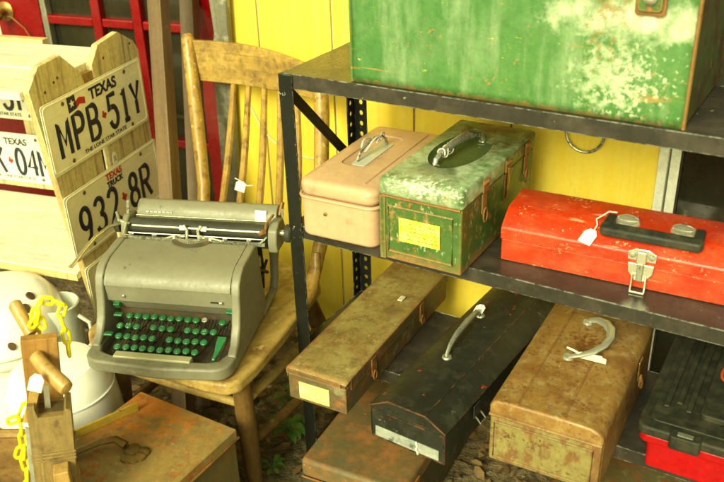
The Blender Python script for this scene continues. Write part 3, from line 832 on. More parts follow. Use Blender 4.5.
# ------------------------------------------------------------------ long rusty box on the bottom shelf
rl = thing('long_toolbox', 'long flat olive rusty tool box with pale yellow label on its end', 'tool box', (-1.016, 1.296, .3707), 2.6, group='old tool boxes on the shelving')
LW, LD, LH = .154, .57, .085
MB().box((0, 0, 0), (LW, LD, .070)).build('box_body', M['rustlong_side'], rl, bevel=.003)
def lf(u, v):
    return (-.002 + (LW + .004) * u, -.003 + (LD + .006) * v, LH + .0025 * math.sin(3.1 * u) * math.sin(6 * v) - (.004 * max(0, u - .86) * 7 * max(0, .06 - v) * 16))
MB().patch(lf, 14, 30).build('lid', M['rustlong'], rl, thick=.0022)
mb = MB()
mb.box((-.002, -.003, .072), (LW - .012, -.0008, LH - .0016)).box((-.002, -.0006, .060), (-.0004, LD, LH - .0016)).box((LW + .0004, .022, .056), (LW + .002, LD, LH - .0016))
mb.build('lid_flange', M['rustlong_side'], rl)
MB().box((.002, .001, .0705), (LW - .002, LD, LH - .002)).build('lid_inner', M['tw_dark'], rl)
lb = MB().box((.030, -.0022, .010), (.110, -.0008, .055), ).build('label_card', M['pale_label'], rl)
s = MB()
scribbles(s, .035, .105, .014, .051, 4, -.0022, random.Random(9), .0009)
s.build('label_print', M['label_green'], lb)
for y in (.13, .40):
    e = MB().box((LW + .0022, y - .012, .030), (LW + .005, y + .012, .078)).build('latch', M['rust_hw'], rl, bevel=.001)
    MB().tube([(LW + .006, y + .008 * math.sin(a), .030 + .012 * math.cos(a)) for a in [k * 6.283 / 14 for k in range(14)]], .002, 6, closed=True).build('ring', M['rust_hw'], e)
MB().box((LW * .65, .37, LH + .0025), (LW * .65 + .014, .395, LH + .006)).build('paint_blob', M['seam'], rl, bevel=.003)

# ------------------------------------------------------------------ black box
bk = thing('black_toolbox', 'long chipped black tool box with worn chrome handle and silver label strip', 'tool box', (-.78, 1.271, .3707), -3.6, group='old tool boxes on the shelving')
BW, BD = .187, .60
MB().box((.001, 0, 0), (BW - .001, BD, .081)).build('box_body', M['black'], bk, bevel=.002)
MB().yz([(0, 0), (0, 0)] and [(-.0015, .0805), (-.0015, .0835), (BD, .0835), (BD, .0805)], -.001, BW + .001)
MB().xz([(-.0015, .0815), (-.0015, .085), (.048, .1125), (.139, .1125), (BW + .0015, .085), (BW + .0015, .0815)], -.0025, BD + .001).build('lid', M['black'], bk, bevel=.0016)
MB().tube([(-.001, -.003, .084), (.048, -.003, .1115), (.139, -.003, .1115), (BW + .001, -.003, .084)], .0018, 6).build('lid_lip', M['edge_chip'], bk)
MB().tube([(.139, -.002, .1128), (.139, BD, .1128)], .0012, 6).build('lid_crease', M['black'], bk)
MB().box((.014, -.0016, .004), (.172, -.0003, .034)).build('label_strip', M['silver_label'], bk)
MB().tube([(.004, -.001, .006), (BW - .004, -.001, .006), (BW - .004, -.001, .076), (.004, -.001, .076)], .002, 6, closed=True).build('front_bead', M['black'], bk)
h = bail([(.074, .205, .1125), (.073, .207, .120), (.071, .225, .134), (.068, .26, .142), (.064, .32, .144), (.060, .37, .139), (.057, .398, .126), (.056, .402, .112)], [.006, .006, .007, .0085, .009, .008, .007, .006], 'handle', M['pewter'], bk, flat=.7)
MB().lathe([(0, 0), (.012, 0), (.010, .004), (0, .005)], (.074, .205, .1122), (0, 0, 1), 14).build('handle_boss', M['pewter'], h)
MB().lathe([(0, 0), (.012, 0), (.010, .004), (0, .005)], (.056, .402, .1122), (0, 0, 1), 14).build('handle_boss', M['pewter'], h)
lt = MB().box((BW + .0018, .118, .045), (BW + .005, .146, .078)).build('latch', M['darkmetal'], bk, bevel=.001)
MB().tube([(BW + .006, .122, .05), (BW + .018, .122, .036), (BW + .018, .146, .036), (BW + .006, .146, .05)], .002, 6).build('latch_wire', M['steel'], lt)
t = thing('string_scrap', 'short pale knot of string hanging on the silver label', 'string', (-.78, 1.271, .3707), -3.6)
MB().tube([(.118, -.0035, .036), (.121, -.004, .026), (.119, -.004, .016), (.124, -.005, .006)], .0022, 6).build('string_strand', M['string'], t)
price_tag('small white paper tag on the far end of the black box handle', (-.702, 1.672, .500), .026, .026, (R(25), R(-8), R(-8)), None)

# ------------------------------------------------------------------ rusty tan box
tn = thing('tan_toolbox', 'rusted tan tool box with ribbed lid and curved silver handle', 'tool box', (-.525, 1.327, .3707), 2.2, group='old tool boxes on the shelving')
TW, TD, TH = .230, .45, .156
MB().box((0, 0, 0), (TW, TD, .120)).build('box_body', M['tan_front'], tn, bevel=.004)
MB().box((TW - .0035, .012, .002), (TW + .001, TD - .002, .119)).build('side_sheet', M['tan'], tn)
lid = MB().xz([(-.002, .1195), (-.002, .143), (.006, .151), (.016, .1555), (.052, .1575), (.150, .1575), (.206, .1545), (.224, .147), (TW + .002, .134), (TW + .002, .1195)], -.003, TD + .002)
lid.build('lid', M['tan'], tn, bevel=.006, seg=3)
MB().tube([(-.001, -.003, .1205), (TW + .001, -.003, .1205)], .0036, 8).build('seam_bead', M['tan'], tn)
for x in (.055, .150):
    MB().tube([(x, .004, .1572), (x, TD - .01, .1572)], .003, 8, flat=.7).build('lid_bead', M['tan'], tn)
MB().tube([(.010, -.0005, .012), (TW - .016, -.0005, .012), (TW - .016, -.0005, .102), (.010, -.0005, .102)], .0034, 8, closed=True).build('panel_bead', M['tan_front'], tn)
hnd = MB().tube([(.098, .360, .1585), (.104, .362, .166), (.122, .358, .173), (.144, .344, .177), (.160, .318, .179), (.166, .284, .179), (.160, .250, .178), (.144, .224, .175), (.122, .208, .170), (.104, .204, .164), (.098, .205, .1585)], [.007, .008, .009, .0105, .011, .011, .011, .0105, .009, .008, .007], 14, flat=.6).build('handle', M['dull_handle'], tn)
for y in (.205, .360):
    MB().lathe([(0, 0), (.012, 0), (.011, .006), (0, .008)], (.098, y, .1572), (0, 0, 1), 14).build('handle_boss', M['dull_handle'], hnd)
lt = MB().box((TW + .003, .285, .085), (TW + .007, .315, .135)).build('latch', M['brass'], tn, bevel=.0015)
MB().tube([(TW + .009, .300 + .010 * math.sin(a), .080 + .014 * math.cos(a)) for a in [k * 6.283 / 14 for k in range(14)]], .0026, 6, closed=True).build('ring', M['rust_hw'], lt)
MB().tube([(TW + .009, .296, .09), (TW + .013, .300, .076), (TW + .011, .305, .060)], .004, 7).build('latch_hook', M['rust_hw'], lt)
e = price_tag('folded white tag tied to the handle of the rusty tan box', (-.388, 1.553, .5335), .060, .022, (R(4), R(6), R(12)), None)
MB().tube([(-.055, .012, .002), (-.040, .002, .006), (-.030, -.008, .010), (-.018, .000, .008), (.0, .004, .004), (.02, .006, .002)], .0026, 6).build('tag_string', M['string'], e)

# ------------------------------------------------------------------ red and black plastic box
pb = thing('plastic_toolbox', 'bright red plastic tool box with ribbed black lid', 'tool box', (-.244, 1.452, .3707), 1.0, group='old tool boxes on the shelving')
QW, QD = .43, .37
mb = MB()
a = rrect(.006, .008, QW - .006, QD - .006, .014, 4)
mb.ext(a, lambda x, y: (.008 + (x - .006) * .985, .008 + (y - .006) * .985, 0), lambda x, y: (x, y, .072))
mb.build('box_body', M['plastic_red'], pb, bevel=.004)
MB().xy(rrect(-.008, -.006, QW + .008, QD + .006, .018, 5), .0725, .0925).build('body_rim', M['plastic_red'], pb, bevel=.004, seg=3)
ld = MB().xy(rrect(-.014, -.012, QW + .014, QD + .012, .022, 5), .093, .116).build('lid', M['plastic_black'], pb, bevel=.006, seg=3)
MB().xy(rrect(.006, .012, QW - .006, QD - .006, .016, 5), .1162, .121).build('lid_deck', M['plastic_black'], pb, bevel=.003)
for k, x in enumerate((.022, .044, .066)):
    MB().box((x, .06 + .02 * (k % 2), .1212), (x + .012, QD - .03, .1275)).build('lid_rib', M['plastic_black'], pb, bevel=.003)
tr = MB().xy(rrect(.094, .05, .34, QD - .03, .012, 4), .1212, .136).build('lid_tray', M['plastic_black'], pb, bevel=.004)
bd = MB().tube([(.121 + .012 * math.cos(a), .215 + .030 * math.sin(a) * (1 if abs(math.sin(a)) < .8 else .97), .1365) for a in [k * 6.283 / 28 for k in range(28)]], .0030, 8, closed=True, flat=.6).build('badge', mat('orange_red_badge', (.50, .075, .012), rough=.45), tr)
s = MB()
for k in range(3):
    s.box((.1165, .1985 + k * .0125, .1358), (.1255, .2015 + k * .0125, .1372))
s.box((.1165, .199, .1358), (.1185, .229, .1370))
s.build('badge_print', bd.data.materials[0], bd)
lt = MB().xy(rrect(.052, -.024, .112, .004, .007, 4), .088, .1195).build('latch', M['plastic_black'], pb, bevel=.003)
MB().box((.066, -.018, .1197), (.096, -.006, .1225)).build('latch_tab', mat('grey_latch_plastic', (.13, .14, .10), rough=.4), lt, bevel=.001)

# ------------------------------------------------------------------ boxes on the ground under the shelf
lw = thing('rusty_box', 'brown rusty metal box on the dirt under the long olive box', 'metal box', (-.99, 1.286, .012), 4.5)
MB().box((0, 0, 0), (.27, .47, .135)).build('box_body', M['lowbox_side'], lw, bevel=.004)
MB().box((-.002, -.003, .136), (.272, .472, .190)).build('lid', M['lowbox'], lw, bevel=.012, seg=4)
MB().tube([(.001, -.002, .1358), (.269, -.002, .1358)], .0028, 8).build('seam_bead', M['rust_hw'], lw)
lt = MB().box((.2722, .05, .09), (.277, .085, .17)).build('latch', M['rust_hw'], lw, bevel=.0015)
MB().tube([(.280, .067 + .010 * math.sin(a), .10 + .016 * math.cos(a)) for a in [k * 6.283 / 14 for k in range(14)]], .0028, 6, closed=True).build('ring', M['rust_hw'], lt)
ms = thing('mossy_box', 'greenish rusty flat metal box on the dirt below the red plastic box', 'metal box', (-.46, 1.40, .012), -12)
MB().box((0, 0, 0), (.36, .32, .17)).build('box_body', M['mossy'], ms, bevel=.006)
MB().box((-.003, -.003, .1705), (.363, .323, .19)).build('lid', M['mossy'], ms, bevel=.008)

# ------------------------------------------------------------------ chair
cr = thing('wooden_chair', 'worn honey coloured wooden spindle back chair holding the typewriter', 'chair', (-1.33, 1.45, 0))
O = Vector((-1.33, 1.45, 0))
def cp(*p):
    return Vector(p) - O
so = []
seat_pts = [(-1.085, 1.205), (-1.105, 1.178), (-1.16, 1.165), (-1.30, 1.155), (-1.44, 1.158), (-1.53, 1.168), (-1.562, 1.195), (-1.575, 1.25), (-1.60, 1.45), (-1.605, 1.62), (-1.58, 1.69), (-1.50, 1.715), (-1.36, 1.725), (-1.22, 1.70), (-1.165, 1.665), (-1.145, 1.58), (-1.112, 1.42), (-1.088, 1.27)]
MB().xy([(x - O.x, y - O.y) for x, y in seat_pts], .415, .450).build('seat', M['chairseat'], cr, bevel=.010, seg=4)
def taper(a, b, r0, r1, name, m, bulge=0.0, n=8):
    a, b = Vector(a), Vector(b)
    P, rr = [], []
    for k in range(n + 1):
        q = k / n
        P.append(a.lerp(b, q))
        rr.append(r0 + (r1 - r0) * q + bulge * math.sin(math.pi * q))
    return MB().tube(P, rr, 14).build(name, m, cr)
FR = (cp(-1.118, 1.245, .416), cp(-1.168, 1.315, .012))
FL = (cp(-1.50, 1.225, .416), cp(-1.555, 1.245, .012))
BR = (cp(-1.185, 1.625, .416), cp(-1.15, 1.76, .012))
BL = (cp(-1.56, 1.63, .416), cp(-1.62, 1.78, .012))
for a, b in (FR, FL, BR, BL):
    taper(a, b, .022, .019, 'leg', M['chairleg'], .004)
def on(l, z):
    a, b = l
    return a + (b - a) * ((a.z - z) / (a.z - b.z))
for (l, m_, z0, z1) in ((FL, FR, .33, .33), (FL, FR, .15, .155), (FR, BR, .335, .31), (FR, BR, .18, .15), (FL, BL, .33, .31), (FL, BL, .18, .15), (BL, BR, .24, .24)):
    taper(on(l, z0), on(m_, z1), .010, .010, 'stretcher', M['chairseat' if z0 > .3 else 'chairleg'], .004)
Lp = [(-1.575, 1.64, .448), (-1.60, 1.70, .52), (-1.622, 1.745, .62), (-1.655, 1.785, .76), (-1.685, 1.82, .90), (-1.71, 1.848, 1.02), (-1.713, 1.850, 1.034)]
MB().tube([cp(*p) for p in Lp], [.017, .018, .019, .020, .0205, .019, .012], 14).build('back_post', M['chairpost'], cr)
Rp = [(-1.165, 1.60, .448), (-1.172, 1.65, .50), (-1.182, 1.70, .56), (-1.19, 1.725, .66), (-1.205, 1.755, .76), (-1.222, 1.795, .88), (-1.238, 1.82, .98), (-1.24, 1.822, 1.0)]
MB().tube([cp(*p) for p in Rp], [.017, .019, .020, .020, .0205, .021, .020, .012], 14).build('back_post', M['chairpost'], cr)
# bent brace under the right post
MB().tube([cp(-1.132, 1.54, .452), cp(-1.15, 1.60, .462), cp(-1.165, 1.645, .50), cp(-1.172, 1.66, .545)], [.012, .015, .014, .010], 12).build('back_bracket', M['chairpost'], cr)
def crest(u, v):
    x = -1.698 + .450 * u
    y = 1.842 - .020 * u + .022 * math.sin(math.pi * u)
    z = (.902 + .008 * u) + v * (.115 - .035 * u + .014 * math.sin(math.pi * u))
    return cp(x, y + .012 * v, z)
MB().patch(crest, 20, 6).build('crest_rail', M['chairwood'], cr, thick=.018, bevel=.004)
for k, (ta, ba) in enumerate((((-1.558, 1.85, .905), (-1.545, 1.675, .447)), ((-1.508, 1.855, .908), (-1.49, 1.69, .447)), ((-1.452, 1.855, .912), (-1.42, 1.70, .447)), ((-1.395, 1.85, .912), (-1.345, 1.70, .447)), ((-1.335, 1.845, .912), (-1.27, 1.69, .447)))):
    a, b = cp(*ta), cp(*ba)
    pts = [a.lerp(b, q / 8) + Vector((0, .012 * math.sin(math.pi * q / 8), 0)) for q in range(9)]
    MB().tube(pts, [.0085, .009, .010, .0105, .0105, .0105, .010, .009, .008], 10).build('spindle', M['chairpost'], cr)
price_tag('white price tag tied to a spindle of the chair back', (-1.488, 1.752, .640), .030, .032, (R(78), R(14), R(14)), [(-1.50, 1.745, .665), (-1.475, 1.75, .655), (-1.46, 1.748, .648), (-1.44, 1.75, .652)])

# ------------------------------------------------------------------ typewriter
tw = thing('typewriter', 'olive grey manual typewriter with green keys standing on the chair', 'typewriter', (-1.424, 1.084, .4525), 20.6)
W = .342
# base tray, rounded front corners
X0 = -.014      # the left flank sits a little further out
outer = [(W, .10)] + [(W - .04 + .04 * math.cos(R(a)), .014 + .040 * math.sin(R(a))) for a in (0, -22, -45, -68, -90)] + [(W * .5, -.036)] + [(X0 + .04 + .04 * math.cos(R(a)), .014 + .040 * math.sin(R(a))) for a in (-90, -112, -135, -158, -180)] + [(X0, .10)]
inner = [(X0 + .022, .10), (X0 + .024, .042), (X0 + .034, .016), (.05, .004), (W * .5, -.003), (W - .06, .004), (W - .036, .014), (W - .024, .042), (W - .022, .10)]
ob = MB()
ob.xy(outer + inner, .004, .036)
ob.build('base_lip', M['tw_body'], tw, bevel=.007, seg=4)
MB().box((.008, .004, .006), (W - .021, .25, .010)).build('base_pan', M['tw_dark'], tw)
side = [(.075, .004), (.074, .036), (.086, .07), (.094, .11), (.096, .155), (.104, .182), (.124, .202), (.150, .211), (.242, .217), (.258, .208), (.268, .12), (.285, .030), (.285, .004)]
front_curve = [(.030, .004), (.030, .037), (.056, .052), (.078, .085), (.090, .12)] + side[4:]
for x0, x1 in ((X0 - .001, X0 + .021), (W - .021, W + .001)):
    MB().yz(front_curve, x0, x1).build('side_panel', M['tw_body'], tw, bevel=.006, seg=4)
hood = [(.099, .161), (.102, .172), (.114, .188), (.132, .201), (.158, .209), (.243, .2145), (.243, .19), (.14, .16)]
hd = MB().yz(hood, X0 + .0215, W - .0215).build('hood', M['tw_body'], tw, bevel=.002)
MB().yz([(.106, .118), (.1035, .1595), (.150, .165), (.150, .118)], X0 + .0215, W - .0215).build('front_band', M['tw_body'], tw, bevel=.0012)
MB().yz([(.136, .082), (.112, .1165), (.16, .118), (.16, .082)], X0 + .0215, W - .0215).build('key_panel', M['tw_body'], tw, bevel=.0012)
MB().yz([(.15, .012), (.15, .081), (.24, .185), (.255, .185), (.255, .012)], X0 + .0225, W - .0225).build('machine_core', M['tw_dark'], tw)
# knobs and slots on the band
for x, z in ((.052, .134), ):
    MB().lathe([(0, 0), (.0042, 0), (.004, .004), (0, .006)], (x, .105, z), (0, -1, 0), 12).build('band_knob', M['steel'], tw)
MB().box((.268, .1022, .1315), (.297, .1055, .1345)).build('band_slot', M['darkmetal'], tw)
MB().box((.290, .0985, .131), (.298, .104, .137)).build('slot_lever', M['steel'], tw, bevel=.001)
for x in (.024, W - .034):
    MB().box((x - .008, .112, .092), (x + .008, .124, .108), Matrix.Rotation(R(32), 4, 'X')).build('tab_key', M['keygreen'], tw, bevel=.0015)
# keys: (v, z) of the row, u of each key
rows = [(.030, .041, [.0540 + .0212 * k for k in range(10)]),
        (.055, .053, [.0475 + .0212 * k for k in range(5)] + [.0475 + .0212 * k for k in range(6, 11)]),
        (.080, .066, [.0425 + .0212 * k for k in range(3)] + [.0425 + .0212 * k for k in range(4, 7)] + [.0425 + .0212 * k for k in range(8, 12)]),
        (.104, .080, [.0585 + .0210 * k for k in range(9)] + [.292])]
kb = MB().lathe([(0, .0046), (.0040, .0043), (.0072, .0034), (.0090, .0014), (.0090, -.0015), (.0072, -.0045), (0, -.0045)], (0, 0, 0), (0, -.28, 1), 18)
key0 = kb.build('key', M['keygreen'], tw)
stem0 = MB().tube([(0, .001, -.003), (0, .004, -.014), (0, .022, -.022), (0, .07, -.028)], [.0016, .0014, .0013, .0013], 5).build('key_stem', M['darkmetal'], key0)
legends = ['ZXCVBNM,./', 'ASDFGHJKL;', 'QWERTYUIOP', '234567890-']
krot = Matrix.Rotation(math.atan(.28), 4, 'X')
first = True
for (v_, z_, us) in rows:
    for kn_, u_ in enumerate(us):
        if first:
            k_, s_ = key0, stem0
            first = False
        else:
            k_ = key0.copy(); COL.objects.link(k_)
            s_ = stem0.copy(); COL.objects.link(s_); s_.parent = k_
        font_mesh(legends[rows.index((v_, z_, us))][kn_], .0085, M['string'], 'key_legend', k_, krot @ Matrix.Translation((0, -.003, .0040)), .0, .0004)
        k_.location = (u_, v_ + random.uniform(-.0012, .0012), z_ + random.uniform(-.0012, .0012))
for (u_, v_, z_) in ((.030, .104, .081), (.0225, .056, .056)):
    MB().box((u_ - .011, v_ - .007, z_ - .003), (u_ + .011, v_ + .007, z_ + .003)).build('wide_key', M['keygreen'], tw, bevel=.0025)
MB().lathe([(0, .002), (.006, .003), (.0072, .001), (.005, -.003), (0, -.003)], (.2475, .104, .082), (0, -.28, 1), 16).build('bare_key', M['keysilver'], tw)
rl_ = MB().ext([(-.011, .062), (.011, .062), (.010, .046), (.006, .020), (.001, -.004), (-.006, -.004), (-.006, .016), (-.010, .040)], lambda x, y: (.304 + x, y, .058 + y * .28 - .012), lambda x, y: (.304 + x, y, .064 + y * .28 - .012))
rl_.build('margin_lever', M['keygreen'], tw, bevel=.002)
MB().box((.058, -.008, .022), (.246, .014, .041)).build('space_bar', M['spacebar'], tw, bevel=.003, seg=3)
cm = MB()
rq = random.Random(11)
for k in range(34):      # crossing levers under the keys
    u_ = .034 + .0081 * k
    cm.tube([(u_, .03, .022), (u_ + .002, .08, .034), (u_ + .001, .14, .06)], .0012, 4)
cm.build('key_levers', M['darkmetal'], tw)
# rear frame and open sides
for x in (X0 + .006, W - .006):
    MB().tube([(x, .26, .012), (x, .372, .016), (x, .392, .045), (x, .398, .10), (x, .392, .16), (x, .372, .186), (x, .30, .192)], .011, 10, flat=.8).build('rear_frame', M['tw_body'], tw)
mc = MB()
mc.box((.03, .256, .03), (W - .03, .37, .15))
mc.build('rear_works', M['tw_dark'], tw)
mw = MB()
for k in range(7):
    mw.tube([(W - .028, .262 + .016 * k, .028), (W - .022, .268 + .014 * k, .10), (W - .028, .26 + .017 * k, .168)], .0035, 6)
mw.tube([(W - .02, .265, .14), (W - .018, .37, .07)], .005, 6).tube([(W - .02, .27, .06), (W - .02, .38, .10)], .004, 6)
mw.build('side_linkage', M['darkmetal'], tw)
MB().lathe([(0, 0), (.030, 0), (.030, .004), (.012, .006), (0, .006)], (W - .026, .315, .115), (1, 0, 0), 20).build('side_wheel', M['pewter'], tw)
# carriage
C0, C1 = -.012, .392
MB().box((C0 + .004, .275, .190), (C1 - .008, .335, .204)).build('carriage_rail', M['darkmetal'], tw, bevel=.002)
MB().tube([(C0 + .012, .292, .228), (C1 - .026, .292, .228)], .0195, 24).build('platen', M['platen'], tw)
cover = [(.318, .232), (.322, .252), (.334, .268), (.350, .275), (.366, .270), (.374, .258), (.372, .232), (.362, .226), (.330, .226)]
MB().yz(cover, C0 + .020, C1 - .016).build('carriage_cover', M['tw_body'], tw, bevel=.004, seg=3)
MB().box((C0 + .02, .3145, .238), (C1 - .03, .3175, .246)).build('paper_table', M['bail'], tw, bevel=.001)
bl = MB().tube([(C0 + .030, .270, .238), (C1 - .035, .270, .238)], .0032, 10).build('paper_bail', M['bail'], tw)
for u_ in (.150, .205):
    MB().tube([(u_ - .007, .270, .238), (u_ + .007, .270, .238)], .0062, 14).build('bail_roller', M['paper'], bl)
MB().tube([(C0 + .02, .262, .222), (C1 - .03, .262, .222)], .0018, 8).build('scale_rod', M['steel'], tw)
rk = MB()
rk.box((C0 + .02, .255, .206), (C1 - .03, .262, .214))
for k in range(40):
    rk.box((.21 + .0036 * k, .2515, .2085), (.2118 + .0036 * k, .2548, .2155))
rk.build('margin_rack', M['pewter'], tw)
for (a, b) in ((C0, C0 + .017), (C1 - .024, C1)):
    MB().yz([(.262, .186), (.258, .214), (.266, .244), (.290, .258), (.330, .252), (.346, .220), (.340, .186)], a, b).build('carriage_end', M['tw_body'], tw, bevel=.005, seg=3)
MB().tube([(C1, .292, .228), (C1 + .016, .292, .228)], .0085, 14).build('platen_shaft', M['bail'], tw)
MB().lathe([(0, 0), (.021, 0), (.0225, .003), (.0225, .013), (.019, .017), (0, .018)], (C1 + .014, .292, .228), (1, 0, 0), 22).build('platen_knob', M['platen'], tw)
MB().lathe([(0, 0), (.019, 0), (.0205, .003), (.0205, .012), (.017, .015), (0, .016)], (C0 - .010, .292, .228), (-1, 0, 0), 22).build('platen_knob', M['platen'], tw)
for pth, r_ in (([(C1 - .010, .335, .256), (C1 - .004, .345, .286)], .0055), ([(C1 - .030, .272, .244), (C1 - .026, .268, .262), (C1 - .016, .30, .272)], .0035), ([(C1 - .044, .270, .234), (C1 - .030, .262, .244)], .006)):
    MB().tube(pth, r_, 8).build('release_lever', M['rust_hw'], tw)
for pth in ([(C0 + .008, .30, .254), (C0 + .012, .305, .29)], [(C0 + .02, .275, .238), (C0 - .004, .27, .25), (C0 - .016, .29, .262)]):
    MB().tube(pth, .0045, 8).build('carriage_lever', M['pewter'], tw)
MB().tube([(C0 - .004, .285, .236), (C0 - .030, .262, .234), (C0 - .046, .215, .228), (C0 - .052, .16, .217), (C0 - .054, .115, .208), (C0 - .056, .10, .206)], [.006, .0065, .0055, .005, .0055, .0065], 10, flat=.55).build('return_lever', M['bail'], tw)
for (p_, m_) in ((((C0 + .03, .262, .212), (C0 + .012, .25, .222), (C0 + .02, .262, .25)), 'steel'), (((C0 - .002, .30, .21), (C0 - .022, .30, .225), (C0 - .028, .31, .245)), 'rust_hw'),
               (((C1 - .06, .262, .208), (C1 - .04, .255, .216), (C1 - .028, .268, .226)), 'steel'), (((C1 - .012, .35, .25), (C1 - .002, .33, .272), (C1 + .004, .31, .262)), 'pewter'),
               (((.10, .258, .21), (.13, .256, .222), (.155, .258, .218)), 'steel'), (((.20, .258, .214), (.225, .255, .222), (.26, .258, .212)), 'pewter')):
    MB().tube(p_, .0028, 7).build('carriage_link', M[m_], tw)
for k in range(6):
    MB().lathe([(0, 0), (.006, 0), (.006, .006), (0, .007)], (C0 + .028 + .061 * k, .262, .2145), (0, -.3, 1), 10).build('tab_stop', M['steel'], tw)
seg = MB()       # type slugs in the middle
for k in range(26):
    a = R(-78 + 156 * k / 25)
    c = Vector((.178 + .043 * math.sin(a), .252 - .030 * math.cos(a) + .012, .217))
    seg.box(c - Vector((.0014, .004, .006)), c + Vector((.0014, .004, .006)), Matrix.Rotation(-a, 4, 'Z'))
seg.build('type_slugs', M['steel'], tw)
MB().xy([(.128, .246)] + [(.178 + .050 * math.sin(R(a)), .250 - .036 * math.cos(R(a))) for a in range(-80, 81, 16)] + [(.228, .246)], .2145, .2162).build('type_opening', M['tw_dark'], tw)
gu = MB()
for s_ in (-1, 1):
    gu.tube([(.178 + s_ * .016, .258, .212), (.178 + s_ * .014, .262, .236), (.178 + s_ * .022, .266, .248)], .004, 7)
    gu.tube([(.178 + s_ * .05, .255, .216), (.178 + s_ * .018, .257, .224)], .004, 7)
gu.build('ribbon_guide', M['pewter'], tw)
s = MB()
rn = random.Random(5)
x = .036
while x < .105:
    l = rn.uniform(.004, .010)
    s.ext([(x, 0), (x + l, 0), (x + l, .003), (x, .003)], lambda a, b: (a, .3195 + b * .25, .2525 + b), lambda a, b: (a, .3185 + b * .25, .2525 + b))
    x += l + .002
s.build('maker_mark', M['silver_label'], tw)
e = thing('paper_sticker', 'square white paper sticker on the typewriter carriage cover', 'sticker', (-1.424, 1.084, .4525), 20.6)
MB().ext([(.322, .002), (.350, .0), (.351, .030), (.322, .031)], lambda x, z: (x, .3175 + z * .28, .2395 + z * .98), lambda x, z: (x, .3165 + z * .28, .2395 + z * .98)).build('sticker_card', M['paper'], e)

# ------------------------------------------------------------------ plate stand (pine display bench)
A = Vector((-1.81, 1.378, .939))
UA = 101.756 - 90
st = thing('plate_stand', 'pale pine display bench hung with old license plates', 'display stand', (A.x, A.y, 0), UA)
# local frame: x = outwards (towards the shelving), y = along the end panel, z up ; the bench runs to -x
def endboard(poly, name='end_board'):
    return MB().yz(poly, -.022, -.002).build(name, M['pine'], st, bevel=.002)
ZA = .939
endboard([(.135, .01), (.215, .01), (.190, ZA + .035), (.185, ZA + .052), (.118, ZA + .104), (.030, ZA + .100), (-.024, ZA + .050)] if False else
         [(.115, .01), (.232, .01), (.216, ZA - .05), (.190, ZA + .040), (.118, ZA + .106), (.028, ZA + .100), (-.024, ZA + .050), (.0, ZA - .13)])
endboard([(.255, .01), (.485, .01), (.476, ZA + .030), (.455, ZA + .062), (.385, ZA + .104), (.285, ZA + .092), (.243, ZA + .045), (.250, ZA - .1)])
MB().tube([(-.0125, -.0205, ZA + .045), (-.0125, .0, ZA - .13), (-.0125, .112, .012)], .0095, 4, up=(1, 0, 0)).build('edge_strip', M['pine_edge'], st)
for y_, z_ in ((.035, ZA + .030), (.075, ZA + .045), (.092, ZA + .052), (.435, ZA + .058), (.30, ZA + .05)):
    MB().lathe([(0, 0), (.0045, 0), (.0035, .0012), (0, .0016)], (-.0022, y_, z_), (1, 0, 0), 10).build('nail', M['spot'], st)
MB().box((-.026, .19, ZA + .0), (-.005, .25, ZA + .03)).build('cross_block', M['chairwood'], st)
LB = -1.25
def ftop(u, v):
    return (LB + (-.023 - LB) * u, 0, 0)
MB().box((LB, -.034, .966), (-.023, .158, .988)).build('top_board', M['whitewood'], st, bevel=.003)
MB().box((LB, .163, .964), (-.023, .395, .990)).build('top_board', M['whitewood'], st, bevel=.003)
MB().box((LB, .40, .975), (-.285, .43, 1.0)).build('back_batten', M['pine_edge'], st, bevel=.002)
MB().box((LB, .040, .408), (-.023, .478, .430)).build('seat_board', M['whitewood'], st, bevel=.002)
MB().box((LB, .036, .404), (-.023, .0395, .426)).build('front_batten', M['pine_edge'], st, bevel=.001)
for z in (.86, .45):
    MB().box((LB, .486, z), (-.023, .505, z + .05)).build('back_slat', M['pine'], st, bevel=.002)
MB().box((-.50, .488, .46), (-.46, .506, .96)).build('back_slat', M['pine'], st, bevel=.002)
e2 = MB().yz([(.115, .01), (.485, .01), (.476, ZA + .06), (.385, ZA + .1), (.0, ZA + .08)], LB - .022, LB - .001).build('end_board', M['pine'], st, bevel=.002)

